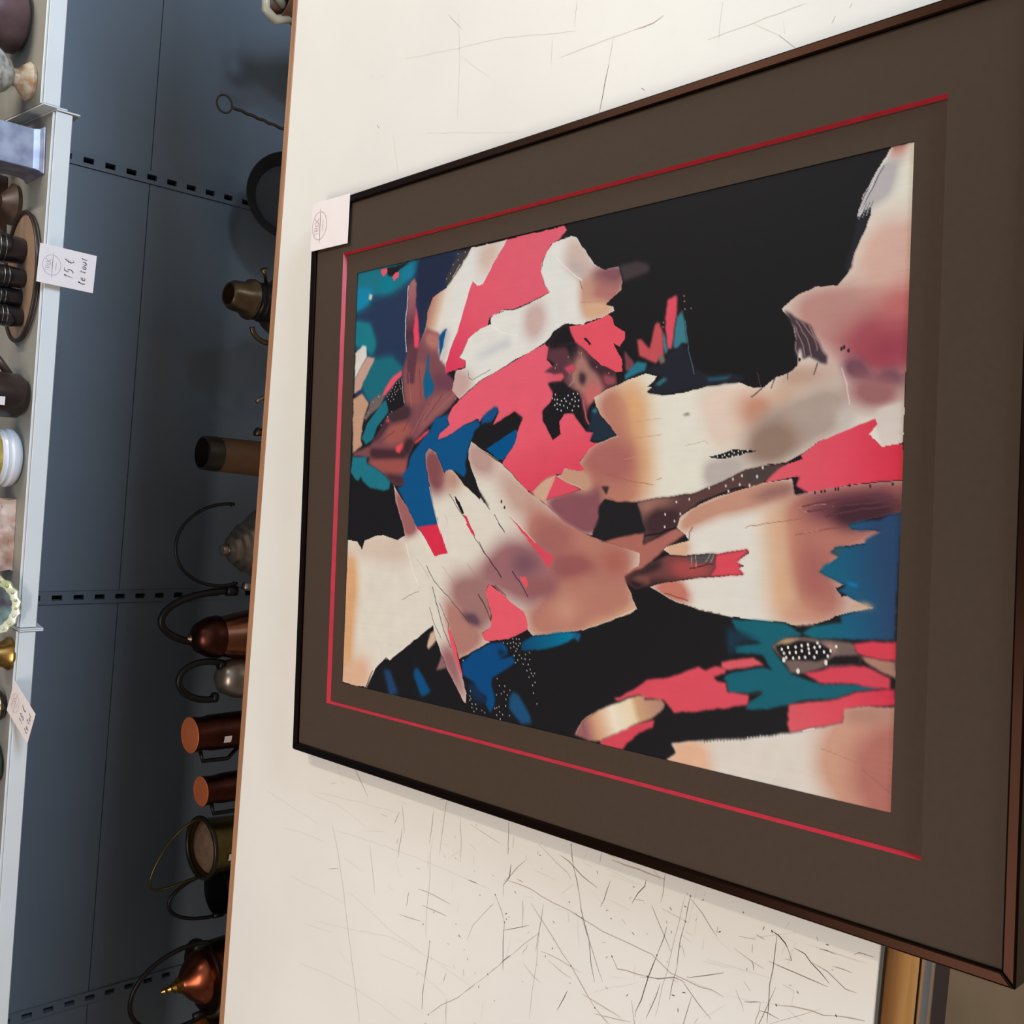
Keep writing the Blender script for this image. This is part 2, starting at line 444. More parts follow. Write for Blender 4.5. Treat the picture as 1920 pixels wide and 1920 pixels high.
MB().add(V[4:] + V2, [(0, 1, 5, 4), (1, 2, 6, 5), (2, 3, 7, 6), (3, 0, 4, 7)]).build('opening_wall', mat('dark_opening_wall', (34, 26, 24), 0.8), FP)  # thin dark wall around the print opening

# the printed artwork: painted shapes listed in tenths of a millimetre on the sheet
# f flat, b flat + clip, z zone inside clip, g/G gradient (G also clip), l line, d dots
ART = [
    ('b',(36,50,78),4,[(5433,7639),(5412,5530),(5011,5751),(4942,5878),(4917,6026),(4755,6119),(4571,6127),(4395,6220),(3872,6228),(3734,6696),(3679,7367),(3817,7551)]),
    ('z',(24,106,124),30,[(5425,7579),(5384,6567),(5375,6201),(5304,6318),(5142,6590),(5085,6840),(5093,7270),(4960,7320),(4924,7611)]),
    ('z',(20,114,144),16,[(5302,6616),(5397,6427),(5386,6202),(5224,6453),(5189,6610)]),
    ('z',(8,114,130),24,[(5231,7088),(5288,6924),(5189,6772),(5096,6840),(5099,7044)]),
    ('z',(15,122,158),16,[(5208,7627),(5174,7274),(5037,7286),(4988,7360),(4924,7611)]),
    ('z',(24,112,124),20,[(4782,7603),(4712,7269),(4445,7121),(4280,7207),(4406,7329),(4452,7585)]),
    ('z',(30,38,62),30,[(5417,6341),(5391,5593),(5019,5816),(4844,6141),(4415,6204),(4973,6301)]),
    ('z',(24,98,112),22,[(4228,7281),(4246,6796),(4058,6534),(3964,6781),(3793,6937),(3693,7195),(3828,7336),(3970,7383)]),
    ('f',(24,98,112),6,[(4166,7220),(4224,6795),(4093,6554),(3986,6782),(3793,6937),(3693,7195),(3828,7336),(3935,7391)]),
    ('f',(25,24,26),4,[(5396,6966),(5407,6498),(5337,6708),(5270,6795),(5288,6924)]),
    ('f',(214,82,98),2,[(5401,7078),(5394,6948),(5348,6945),(5301,7017),(5355,7076)]),
    ('f',(214,82,98),2,[(5313,6779),(5314,6707),(5258,6704),(5214,6792),(5265,6840)]),
    ('f',(205,190,175),4,[(5110,7309),(5090,7241),(5023,7266),(5042,7325)]),
    ('f',(206,198,190),6,[(4358,7580),(4448,7409),(4429,7330),(4289,7313),(4181,7414),(4016,7562)]),
    ('f',(184,146,132),6,[(4016,7562),(4181,7414),(4288,7303),(4262,7131),(4143,7219),(3968,7363),(3879,7417),(3818,7570)]),
    ('f',(182,142,116),6,[(3748,7586),(3819,7394),(3672,7232),(3480,7337),(3215,7381),(3133,7338),(3033,7547)]),
    ('f',(104,92,90),6,[(3694,7214),(3797,7012),(3745,6898),(3625,6984),(3532,7186),(3444,7296),(3503,7319),(3614,7229)]),
    ('f',(26,104,120),3,[(3710,6878),(3649,6783),(3527,6831),(3355,7045),(3208,7112),(3143,7261),(3226,7362),(3408,7256),(3583,7057)]),
    ('G',((0,(160,104,100)),(0.3,(192,150,126)),(0.6,(214,205,192)),(1,(212,210,204))),0,[(4755,6119),(4596,5650)],[(5404,5342),(5104,5659),(4991,5766),(4904,6009),(4753,6102),(4560,6126),(4364,6236),(4091,6239),(3628,5748),(3637,5507),(3956,5715),(4153,5660),(4406,5545),(4708,5433),(4957,5336),(5013,5292),(4940,5212),(4949,5122),(5134,4980),(5391,4744)]),
    ('z',(200,176,162),40,[(5372,5202),(5383,4758),(5030,5110),(5142,5176)]),
    ('z',(196,186,180),20,[(4491,5872),(4470,5660),(4055,5769),(4276,5862)]),
    ('f',(58,54,58),4,[(5394,5545),(5396,5357),(5303,5430),(5193,5535),(5019,5735),(5071,5803),(5254,5666)]),
    ('d',(200,198,194),9,[(5367,5575),(5293,5572),(5252,5658),(5153,5701),(5369,5449),(5268,5476),(5098,5771)]),
    ('b',(118,70,76),10,[(4375,6236),(4537,6108),(4448,5870),(4235,5876),(4123,5821),(4051,5720),(3954,5699),(3827,5532),(3827,5532),(3657,5492),(3538,5630),(3350,5981),(3153,6260),(2979,6373),(2716,6430),(2616,6425),(2627,6639),(2807,6959),(2889,7228),(2969,7156),(2997,7545),(3044,7528),(3129,7165),(3329,6950),(3526,6794),(3600,6475),(3970,6547),(4071,6553),(4242,6473),(4461,6449)]),
    ('z',(168,108,100),24,[(4485,6140),(4437,5870),(4235,5876),(4351,6099)]),
    ('z',(140,80,76),24,[(4128,6432),(4104,6120),(3669,6115),(3595,6370),(3800,6486)]),
    ('z',(150,82,74),24,[(3367,6750),(3423,6466),(3286,6319),(3140,6665),(3168,6886)]),
    ('z',(140,84,84),24,[(3641,5996),(3796,5547),(3658,5508),(3404,5984),(3239,6230)]),
    ('z',(146,76,70),16,[(2946,7212),(2958,6407),(2804,6399),(2760,6646),(2818,6979)]),
    ('z',(66,40,46),14,[(3083,7162),(3051,6661),(3024,6410),(2958,6425),(2969,7156)]),
    ('z',(62,42,48),20,[(3609,6654),(3584,6369),(3464,6380),(3412,6752),(3527,6831)]),
    ('z',(58,36,42),14,[(3190,6419),(3174,6261),(3001,6374),(3025,6481)]),
    ('z',(70,44,50),16,[(2761,6864),(2716,6465),(2616,6425),(2627,6639)]),
    ('z',(70,42,50),16,[(3421,6992),(3434,6753),(3216,7000),(3152,7166)]),
    ('z',(104,60,74),24,[(3982,5930),(3902,5552),(3747,5592),(3809,5921)]),
    ('g',((0,(160,104,98)),(0.4,(140,82,90)),(0.8,(70,42,56)),(1,(92,54,64))),5,[(5186,6416),(4323,6389)],[(5118,6492),(5197,6382),(5109,6334),(4868,6339),(4530,6261),(4312,6268),(3878,6315),(3887,6455),(4331,6478),(4579,6526),(4886,6497)]),
    ('l',(212,210,206),15,[(5108,6500),(4887,6506),(4668,6530),(4445,6519),(4288,6493)]),
    ('f',(220,66,92),3,[(4811,6328),(4697,6287),(4419,6239),(4312,6268),(4329,6338),(4541,6366)]),
    ('f',(10,74,122),3,[(4416,5869),(4492,5774),(4488,5733),(4269,5779),(4168,5848)]),
    ('f',(14,88,128),3,[(4229,6068),(4184,6040),(4011,6040),(3887,5958),(3788,5920),(3726,5967),(3657,6081),(3756,6111),(3866,6142),(4015,6099)]),
    ('l',(214,212,206),12,[(4467,5740),(4290,5780),(4124,5829)]),
    ('f',(214,82,98),3,[(4061,6570),(3994,6566),(3923,6670),(3767,6881),(3750,6972),(3869,6886),(3995,6746)]),
    ('f',(25,24,26),3,[(3971,6565),(3692,6533),(3613,6511),(3526,6794),(3710,6878),(3817,6773),(3912,6670)]),
    ('d',(225,222,214),9,[(3930,6617),(3900,6669),(3862,6595),(3857,6685),(3849,6739),(3820,6629),(3828,6576),(3806,6773),(3790,6699),(3769,6807),(3737,6751),(3761,6680),(3707,6822),(3702,6713),(3682,6775),(3902,6615),(3799,6655),(3742,6842),(3824,6701),(3770,6744)]),
    ('d',(205,200,195),10,[(3753,7028),(3690,7138),(3557,7245),(3491,7309),(3482,6820),(3385,6953),(3319,7357),(3546,6741)]),
    ('l',(210,200,194),10,[(3960,6565),(3803,6539),(3645,6486)]),
    ('f',(216,72,78),3,[(3116,6592),(3148,6505),(3103,6485),(3015,6551),(3039,6624),(3095,6636)]),
    ('f',(170,66,84),5,[(3460,6846),(3446,6772),(3402,6788),(3427,6863)]),
    ('f',(212,64,84),3,[(3153,6260),(3277,6045),(3296,5979),(3254,5993),(3125,6242)]),
    ('g',((0,(212,90,106)),(0.6,(214,84,102)),(1,(208,54,84))),0,[(5352,4320),(3996,5685)],[(5398,4787),(5407,3869),(5347,3821),(5269,3928),(5240,4045),(5144,4107),(5066,4171),(4961,4180),(4798,4119),(4721,4042),(4667,4234),(4605,4536),(4603,4779),(4544,4983),(4466,5009),(4252,5349),(4215,5409),(4138,5484),(4077,5371),(4015,5384),(3956,5715),(4073,5721),(4257,5649),(4427,5546),(4708,5433),(4957,5336),(5013,5292),(4940,5212),(4949,5122),(5134,4980),(5391,4744)]),
    ('g',((0,(216,88,106)),(0.6,(218,86,102)),(1,(208,66,86))),0,[(4009,4397),(2636,4063)],[(3821,5113),(3938,4763),(4091,4318),(4157,4077),(4114,4022),(3981,4043),(3897,3946),(3736,3979),(3629,3935),(3534,3957),(3435,4072),(3329,4067),(3113,3912),(3167,3797),(3300,3829),(3392,3755),(3386,3628),(3289,3536),(3193,3445),(3171,3333),(3080,3378),(3059,3268),(3007,3375),(2880,3518),(2823,3441),(2777,3439),(2797,3730),(2741,3753),(2741,3856),(2694,4012),(2558,4222),(2567,4277),(2703,4450),(2873,4685),(3079,4495),(3167,4485),(3341,4395),(3445,4512),(3391,4637),(3309,4865),(3437,4776),(3497,4779),(3492,4874),(3388,5063),(3359,5092),(3391,5123),(3327,5335),(3201,5646),(3163,5823),(3237,5794),(3337,5620),(3412,5656),(3515,5597),(3633,5444),(3765,5202)]),
    ('f',(10,76,124),3,[(3421,5885),(3474,5627),(3391,5655),(3337,5620),(3237,5794),(3163,5823),(3201,5646),(3327,5335),(3380,5123),(3317,5074),(3127,5233),(3004,5273),(2870,5313),(2787,5278),(2714,5321),(2809,5546),(2768,5673),(3014,5848),(3070,5967),(3017,6032),(2855,6024),(2586,5927),(2183,5791),(2100,6019),(2107,6156),(2582,6565),(2627,6425),(2738,6484),(2847,6366),(2968,6338),(3149,6140),(3275,5978)]),
    ('f',(14,74,122),3,[(3408,5049),(3511,4860),(3508,4787),(3447,4784),(3341,4896),(3327,5060)]),
    ('f',(25,24,26),4,[(3307,5074),(3300,4880),(3400,4623),(3445,4512),(3370,4382),(3226,4459),(3039,4956),(3051,5077),(3126,5187),(3249,5177)]),
    ('f',(0,76,128),2,[(3039,4956),(3246,4474),(3186,4458),(3079,4495),(2903,4672),(2914,4745)]),
    ('f',(28,108,124),3,[(2986,7545),(2981,7233),(2889,7228),(2807,6959),(2660,6713),(2570,6726),(2547,6853),(2579,7135),(2659,7293),(2728,7354),(2670,7390),(2693,7470),(2787,7573)]),
    ('f',(166,100,88),6,[(2070,3107),(2169,2618),(2046,2635),(2151,2388),(2225,2231),(2170,2115),(2041,2341),(1997,2382),(1819,2615),(1717,2836),(1639,3329),(1953,3466)]),
    ('f',(210,74,92),3,[(2727,3843),(2583,3468),(2520,3692),(2445,4001),(2548,4249),(2694,4012),(2741,3856)]),
    ('f',(128,78,84),8,[(2454,4002),(2555,3504),(2639,3178),(2403,3168),(2163,3279),(2088,3336),(2243,3706)]),
    ('b',(212,204,190),2,[(2615,6638),(2494,6524),(2364,6376),(2086,6137),(2014,6032),(1767,5803),(1811,5561),(2162,5773),(2586,5927),(2855,6024),(3017,6032),(3070,5967),(3014,5848),(2757,5672),(2799,5642),(2809,5546),(2621,5301),(2459,5034),(2510,5021),(2921,5254),(3014,5258),(3126,5218),(3030,5016),(2894,4715),(3041,5076),(2863,4684),(2694,4449),(2548,4249),(2426,4000),(2243,3706),(2122,3399),(2051,3130),(2007,2894),(1956,2665),(1833,2682),(1733,2860),(1588,2785),(1411,2682),(1350,2776),(1129,3381),(989,4097),(1038,4181),(1162,4200),(1236,4244),(1299,4414),(1482,4736),(1495,4839),(1401,4879),(1168,4780),(1018,4773),(933,4917),(858,4854),(858,4766),(595,5281),(878,5436),(903,5501),(673,5410),(367,5208),(212,5139),(110,5142),(132,5197),(454,5495),(845,5757),(939,5778),(785,6021),(424,6596),(449,6669),(277,6881),(13,7073),(9,7600),(1885,7583),(1871,7366),(1771,7264),(1889,7212),(1967,6971),(1978,6823),(1928,6531),(1990,6375),(2120,6434),(2404,6591)]),
    ('z',(206,156,112),40,[(1721,7574),(1728,7436),(1304,7355),(603,7414),(33,7422),(9,7600)]),
    ('z',(202,182,166),50,[(1898,7544),(1966,6426),(1688,6272),(1660,6769),(1763,7438)]),
    ('z',(208,168,138),50,[(172,7609),(411,7076),(23,6998),(9,7600)]),
    ('z',(124,72,74),45,[(3082,6052),(3035,5833),(2746,5656),(2662,5571),(2512,5840),(2608,5944),(2909,6043)]),
    ('z',(176,136,118),40,[(2799,5674),(2809,5530),(2621,5301),(2567,5615)]),
    ('z',(148,92,90),24,[(2615,6656),(2342,6340),(2054,6119),(1980,6357),(2360,6553)]),
    ('z',(176,142,132),40,[(3128,5279),(3040,5016),(2914,4774),(2744,4854),(2796,5156),(2942,5270)]),
    ('z',(186,152,138),50,[(2885,4846),(2684,4449),(2426,4000),(2303,3916),(2339,4461),(2634,4688)]),
    ('z',(174,116,100),50,[(2383,4241),(2233,3705),(1965,2665),(1733,2860),(1411,2682),(1120,3381),(996,4124),(1219,4216),(1440,3878),(1668,4020),(2092,4228)]),
    ('z',(156,96,90),50,[(2240,4126),(2188,3652),(2025,3519),(1873,3767),(1952,4100)]),
    ('z',(146,84,82),30,[(1859,3857),(1898,3451),(1786,3167),(1665,3629),(1652,3822)]),
    ('z',(160,92,80),40,[(1932,3149),(1946,2869),(1769,2861),(1771,3118)]),
    ('z',(196,148,122),50,[(1401,3772),(1396,3492),(1237,3510),(1260,3766)]),
    ('z',(206,162,122),24,[(1166,3383),(1293,3004),(1445,2689),(1393,2682),(1162,3236)]),
    ('z',(146,98,100),60,[(1979,4586),(1992,4278),(1647,3757),(1477,4012),(1337,4194),(1474,4707),(1497,5094),(1711,4924)]),
    ('z',(116,78,88),40,[(1838,4438),(1854,4136),(1733,4050),(1651,4290),(1709,4460)]),
    ('z',(142,88,90),30,[(1578,4219),(1638,3756),(1492,3815),(1385,4196)]),
    ('z',(150,108,104),60,[(1522,5483),(1588,4800),(1041,4745),(947,4977),(1140,5308),(1282,5472)]),
    ('z',(168,116,106),36,[(1273,5583),(1127,5229),(947,4977),(868,4854),(583,5296),(915,5486)]),
    ('z',(92,66,76),14,[(1131,5292),(1123,5046),(1023,4921),(1026,5102)]),
    ('z',(146,98,98),40,[(685,5667),(713,5428),(402,5256),(113,5119),(122,5196),(454,5495)]),
    ('f',(218,86,98),2,[(1496,4825),(1420,4632),(1299,4414),(1236,4244),(1162,4200),(1048,4181),(998,4289),(917,4495),(848,4853),(922,4916),(1018,4773),(1149,4764),(1401,4879)]),
    ('f',(216,80,92),2,[(1628,4345),(1615,4234),(1559,4211),(1490,4221),(1571,4315)]),
    ('f',(206,70,88),2,[(2297,4558),(1999,4115),(1911,3951),(1860,3831),(1733,3891),(1913,4098),(2154,4383)]),
    ('f',(206,52,78),2,[(2279,5316),(2260,5253),(2059,5106),(2057,5151)]),
    ('f',(206,52,78),2,[(2177,5264),(2179,5203),(2029,5089),(2038,5127)]),
    ('f',(204,44,70),2,[(2107,6156),(2133,6004),(2162,5765),(1811,5553),(1769,5803),(2035,6050)]),
    ('f',(10,76,124),4,[(2159,6227),(2225,5776),(2157,5765),(2134,5987),(2108,6122)]),
    ('f',(216,82,96),2,[(908,5509),(913,5454),(701,5349),(388,5209),(433,5258),(633,5393)]),
    ('f',(25,24,26),2,[(2500,5476),(2423,5385),(2280,5285),(2284,5332),(2422,5448)]),
    ('l',(40,30,34),9,[(2515,5564),(2370,5430),(2238,5283)]),
    ('l',(40,30,34),10,[(1641,5946),(1470,5788),(1271,5487),(1033,5133)]),
    ('l',(40,30,34),12,[(1393,5817),(1157,5707),(905,5581),(711,5444)]),
    ('l',(40,30,34),9,[(1145,5854),(961,5763),(806,5625)]),
    ('l',(40,30,34),13,[(1371,4997),(1240,4872),(1098,4777)]),
    ('l',(40,30,34),9,[(2038,5120),(1863,4931),(1599,4626)]),
    ('l',(40,30,34),8,[(2194,4711),(2097,4606)]),
    ('l',(40,30,34),9,[(1970,5026),(1748,4807),(1589,4626)]),
    ('l',(40,30,34),10,[(2292,4789),(2097,4606)]),
    ('l',(40,30,34),13,[(1660,4458),(1551,4327),(1405,4197)]),
    ('l',(40,30,34),10,[(2520,5052),(2350,4865)]),
    ('l',(40,30,34),10,[(1493,4722),(1387,4545)]),
    ('l',(40,30,34),6,[(4451,4963),(4368,4841),(4328,4538)]),
    ('l',(40,30,34),9,[(4411,3672),(4361,3507)]),
    ('l',(40,30,34),6,[(1197,6387),(1277,6216),(1321,6065)]),
    ('l',(40,30,34),8,[(1213,5677),(986,5505),(914,5501)]),
    ('l',(228,220,208),14,[(1892,6352),(1624,6234),(1395,6085)]),
    ('l',(228,220,208),10,[(2597,5944),(2288,5829),(2037,5702)]),
    ('l',(228,220,208),8,[(2003,6031),(1767,5803)]),
    ('l',(228,220,208),8,[(2307,4559),(2156,4341),(1999,4115)]),
    ('l',(228,220,208),8,[(1411,2682),(1266,3003),(1129,3381)]),
    ('l',(228,220,208),9,[(277,6881),(15,7054)]),
    ('l',(228,220,208),9,[(427,6668),(681,6186)]),
    ('l',(228,220,208),8,[(1427,5786),(1251,5470)]),
    ('l',(30,28,30),14,[(247,6935),(13,7073)]),
    ('d',(40,34,40),22,[(2375,4619),(2439,4672),(2510,5021),(2440,4958)]),
    ('f',(34,30,34),4,[(2561,5054),(2470,4959),(2371,4866),(2430,4958),(2500,5051)]),
    ('f',(198,168,142),3,[(672,5881),(838,5823),(877,5759),(766,5704),(644,5846)]),
    ('f',(134,96,98),5,[(408,5686),(609,5599),(463,5503)]),
    ('b',(214,212,204),2,[(4554,4983),(4603,4779),(4595,4536),(4657,4234),(4712,4048),(4796,4105),(4961,4180),(5064,4157),(5171,4095),(5246,4019),(5258,3914),(5278,3747),(5249,3683),(5119,3576),(4938,3420),(4852,3271),(4853,3081),(4690,3016),(4612,3036),(4491,3232),(4442,3123),(4405,3121),(4365,3250),(4336,3493),(4312,3529),(4349,3797),(4280,3963),(4176,4078),(4091,4318),(4030,4538),(3922,4821),(3831,5114),(3775,5203),(3634,5460),(3747,5592),(3975,5540),(4004,5368),(4077,5371),(4128,5484),(4205,5409),(4334,5337),(4428,5142),(4470,4949),(4532,4967),(4584,4881),(4603,4650)]),
    ('z',(186,140,120),26,[(4905,3580),(4731,2983),(4494,3256),(4413,3110),(4385,3434),(4530,3564),(4764,3574)]),
    ('z',(166,108,100),30,[(4740,3387),(4737,3029),(4610,3024),(4497,3208),(4554,3379)]),
    ('z',(126,80,86),26,[(4882,3479),(4861,3271),(4846,3034),(4689,3004),(4777,3389)]),
    ('z',(192,164,156),36,[(4597,4382),(4618,4151),(4370,4086),(4230,4242),(4283,4382)]),
    ('z',(196,172,160),36,[(5231,3810),(5249,3683),(4925,3395),(4850,3515),(5018,3775)]),
    ('z',(184,164,158),24,[(5068,3854),(4952,3582),(4841,3453),(4802,3575),(4932,3771)]),
    ('z',(202,160,128),24,[(4539,3564),(4503,3256),(4423,3122),(4364,3494)]),
    ('z',(188,156,148),36,[(4003,5637),(3939,5334),(3787,5234),(3614,5475),(3718,5639)]),
    ('z',(192,192,194),18,[(4102,5295),(4267,4634),(4215,4603),(4101,5036)]),
    ('l',(60,56,60),7,[(3959,5319),(3874,5300),(3849,5237),(3941,4939)]),
    ('l',(36,30,36),13,[(4609,4751),(4595,4536),(4636,4343)]),
    ('l',(150,120,110),8,[(4961,4180),(4796,4105),(4716,4042)]),
    ('f',(62,52,54),12,[(4853,3081),(4870,2828),(4823,2691),(4751,2677),(4689,3004),(4755,3030)]),
    ('f',(40,30,36),4,[(5296,3916),(5312,3839),(5284,3786),(5268,3863)]),
    ('f',(216,78,92),2,[(4314,3731),(4309,3504),(4377,3191),(4343,3130),(4259,3109),(4172,2960),(4109,2957),(4034,3024),(4078,3108),(3973,3045),(3896,2983),(3779,2978),(3776,3060),(3864,3266),(4071,3544),(4117,3634),(4175,3662),(4256,3716)]),
    ('b',(86,50,58),4,[(4134,4036),(4135,3635),(4049,3506),(3867,3302),(3777,3072),(3658,3043),(3605,3219),(3520,3336),(3441,3418),(3258,3447),(3569,3548),(3629,3948),(3739,4019),(3724,3783),(3799,3773),(3849,4077),(3933,3922),(3990,4043),(4171,4024),(4340,3797),(4295,3731),(4117,3634)]),
    ('z',(26,22,26),10,[(4340,3797),(4295,3731),(4116,3621),(3978,3653),(4109,3761),(4102,3995),(4191,4025)]),
    ('z',(34,26,32),10,[(4088,3734),(4097,3620),(3879,3586),(3952,3677)]),
    ('z',(158,110,100),30,[(4039,3605),(3884,3412),(3642,3220),(3483,3334),(3605,3524),(3699,3692),(3781,3657)]),
    ('z',(60,38,44),14,[(4049,3506),(3867,3302),(3779,3107),(3658,3055),(3622,3195),(3753,3249),(3875,3412)]),
    ('z',(186,98,98),24,[(3675,3465),(3640,3196),(3465,3334),(3471,3456)]),
    ('z',(140,70,78),12,[(3762,3249),(3723,3081),(3667,3055),(3658,3185)]),
    ('z',(62,44,50),12,[(3821,3558),(3768,3469),(3668,3502),(3727,3554)]),
    ('l',(176,150,132),12,[(3809,3646),(3724,3642),(3655,3741),(3602,3803)]),
    ('l',(180,110,108),9,[(4038,3593),(3967,3527),(3853,3610)]),
    ('d',(205,170,165),9,[(3989,3730),(3921,3895),(3817,3700),(3850,3325),(4015,3542),(3774,3154),(3885,3913)]),
    ('f',(204,84,100),4,[(3837,4050),(3820,3813),(3779,3766),(3735,3809),(3738,4005)]),
    ('f',(186,70,88),5,[(3875,3789),(3908,3663),(3843,3603),(3814,3722)]),
    ('f',(27,24,28),3,[(3729,4018),(3724,3783),(3641,3664),(3607,3562),(3474,3519),(3258,3447),(3180,3334),(3193,3445),(3289,3536),(3386,3628),(3399,3705),(3384,3794),(3301,3842),(3167,3823),(3122,3912),(3329,4067),(3435,4078),(3534,3944),(3629,3935)]),
    ('d',(232,230,222),11,[(3592,3637),(3589,3577),(3578,3712),(3554,3610),(3598,3898),(3562,3942),(3546,3905),(3544,3866),(3526,3806),(3548,3762),(3518,3738),(3532,3653),(3518,3558),(3511,3608),(3501,3868),(3492,3683),(3484,3902),(3485,3824),(3473,3769),(3449,3716),(3461,3621),(3458,3558),(3439,3861),(3422,3806),(3417,3644)]),
    ('l',(186,80,90),22,[(3510,3495),(3351,3451),(3266,3405)]),
    ('f',(40,30,34),2,[(4162,3517),(4168,3486),(4096,3409),(4085,3433)]),
    ('f',(30,44,58),4,[(3412,3380),(3428,3320),(3341,3232),(3227,3108),(3134,3022),(3078,3269),(3090,3379),(3180,3334),(3211,3421),(3283,3375)]),
    ('f',(40,110,122),5,[(3411,3368),(3428,3320),(3380,3294),(3373,3342)]),
    ('b',(218,212,196),2,[(3604,3195),(3648,3031),(3714,2815),(3730,2670),(3704,2536),(3654,2578),(3598,2653),(3593,2587),(3545,2662),(3507,2441),(3513,2250),(3550,2024),(3582,1726),(3572,1581),(3514,1419),(3516,1326),(3596,1211),(3618,1077),(3682,992),(3895,1017),(4096,1077),(4201,1169),(4283,1066),(4334,910),(4356,843),(4338,649),(4423,545),(4582,502),(4775,404),(4907,353),(4961,363),(4885,480),(5057,438),(5275,303),(5433,184),(5417,-12),(4058,-18),(3514,9),(2985,14),(2957,180),(3063,308),(3141,240),(3193,258),(3113,493),(3022,746),(2926,904),(2903,947),(2835,1076),(2821,1301),(2828,1156),(2775,1485),(2669,1731),(2611,1897),(2560,2027),(2494,2532),(2464,2753),(2465,2730),(2461,2982),(2485,3148),(2420,3229),(2311,3225),(2199,3292),(2117,3301),(2122,3399),(2243,3706),(2426,4000),(2454,4002),(2525,3692),(2583,3468),(2722,3843),(2741,3753),(2797,3730),(2777,3439),(2870,3518),(3007,3375),(3059,3268),(3134,3022),(3227,3108),(3341,3232),(3427,3308),(3539,3337)]),
    ('z',(176,116,98),50,[(3587,3218),(3631,3054),(3440,2838),(3173,2827),(2994,2729),(2729,2719),(2466,2652),(2364,3287),(2444,4028),(2824,3491),(3060,3280),(3134,3010),(3428,3332)]),
    ('z',(208,156,110),50,[(3648,3031),(3687,2814),(3431,2658),(3168,2669),(2903,2592),(2554,2600),(2553,2734),(2994,2752),(3263,2854),(3441,2861)]),
    ('z',(164,98,92),50,[(3050,3256),(3040,2845),(2729,2775),(2676,3061),(2777,3427),(2870,3493)]),
    ('z',(130,78,84),26,[(2454,4002),(2555,3504),(2621,3225),(2312,3201),(2126,3289),(2131,3424),(2243,3706)]),
    ('z',(186,142,118),24,[(2732,3869),(2807,3704),(2768,3427),(2602,3297),(2564,3443)]),
    ('z',(190,150,126),10,[(2558,4222),(2694,4012),(2732,3856),(2426,4000)]),
    ('z',(216,194,176),40,[(3484,2042),(3549,1725),(3503,1512),(3449,1416),(3094,1366),(2984,1842),(3194,1909)]),
    ('z',(190,132,108),45,[(3432,1548),(3415,1231),(3277,1154),(3151,1406),(3295,1561)]),
    ('z',(206,166,130),36,[(3479,1234),(3504,1003),(3387,999),(3318,1183)]),
    ('z',(168,148,136),50,[(3222,1362),(3387,999),(3513,547),(3173,495),(2994,864),(2846,1394),(2873,1594),(2809,1736),(3016,1457)]),
    ('z',(142,116,100),36,[(3127,1405),(3199,1169),(3042,917),(2852,1157),(2887,1452)]),
    ('z',(178,166,158),24,[(2811,1935),(2867,1788),(2872,1546),(2783,1486),(2677,1732),(2619,1918)]),
    ('z',(184,150,132),36,[(3681,1080),(3638,717),(3551,548),(3502,968),(3518,1235)]),
    ('z',(180,132,122),60,[(4201,1169),(4326,910),(4304,-3),(3874,13),(3777,556),(3859,791),(4106,1024)]),
    ('z',(158,78,84),60,[(3860,641),(3976,442),(4089,-3),(3550,2),(3547,269),(3692,432),(3733,571)]),
    ('z',(150,62,76),50,[(3838,397),(3910,14),(3658,6),(3645,312)]),
    ('z',(112,70,82),18,[(3702,553),(3690,408),(3525,276),(3597,155),(3514,9),(3457,22),(3470,228),(3563,508)]),
    ('z',(152,98,98),36,[(3548,508),(3451,29),(3315,55),(3291,300),(3358,461)]),
    ('z',(208,194,184),12,[(3258,236),(3320,3),(2967,6),(2949,180),(3119,247)]),
    ('z',(192,182,174),24,[(3267,596),(3285,499),(3128,485),(3115,550)]),
    ('z',(190,134,122),24,[(5440,185),(5429,70),(5332,90),(5325,196)]),
    ('z',(176,168,166),18,[(5275,303),(5324,120),(5019,202),(4985,332),(4933,370),(4906,473),(5049,437)]),
    ('z',(206,166,150),60,[(4811,311),(4795,5),(4146,-1),(4431,497)]),
    ('z',(186,100,98),50,[(4187,213),(4217,-13),(4002,-5),(4034,285)]),
    ('l',(212,196,186),12,[(3627,567),(3489,522),(3322,492)]),
    ('f',(66,52,58),6,[(4190,1142),(4106,1024),(4021,882),(3842,782),(3745,712),(3676,710),(3689,777),(3758,873),(3733,941),(3844,971),(3738,1011),(3990,1033)]),
    ('l',(150,118,116),11,[(4083,1023),(3916,913),(3757,856)]),
    ('l',(150,118,116),11,[(4061,970),(3910,844),(3799,806)]),
    ('l',(150,118,116),11,[(3895,1025),(3768,995),(3697,983)]),
    ('l',(150,118,116),11,[(4023,900),(3876,809),(3745,720)]),
    ('l',(150,118,116),11,[(4037,1039),(3857,946),(3762,925)]),
    ('l',(40,32,38),12,[(3683,802),(3593,829)]),
    ('l',(40,32,38),12,[(3597,1220),(3503,1244)]),
    ('l',(40,32,38),12,[(3619,1086),(3572,1089)]),
    ('l',(40,32,38),12,[(3509,1344),(3431,1453)]),
    ('l',(120,70,80),7,[(3649,1396),(3501,1344)]),
    ('d',(40,28,36),20,[(3735,976),(3807,557),(3774,515),(3794,581)]),
    ('l',(40,42,48),9,[(5280,256),(5082,375),(4885,480)]),
    ('l',(40,42,48),9,[(5115,392),(5007,452)]),
    ('l',(40,42,48),9,[(4945,355),(4826,438)]),
    ('l',(40,42,48),9,[(4940,410),(4887,448)]),
    ('l',(222,222,220),8,[(5410,184),(5260,302),(5043,405),(4899,472)]),
    ('l',(222,222,220),8,[(4942,378),(4833,438)]),
    ('f',(34,34,40),6,[(4878,480),(4931,362),(4790,405),(4589,502),(4479,515),(4425,562),(4488,580),(4660,521)]),
    ('l',(186,128,90),7,[(3105,2916),(3107,2689),(3126,2448)]),
    ('l',(140,84,70),7,[(2739,3135),(2676,2841),(2637,2537)]),
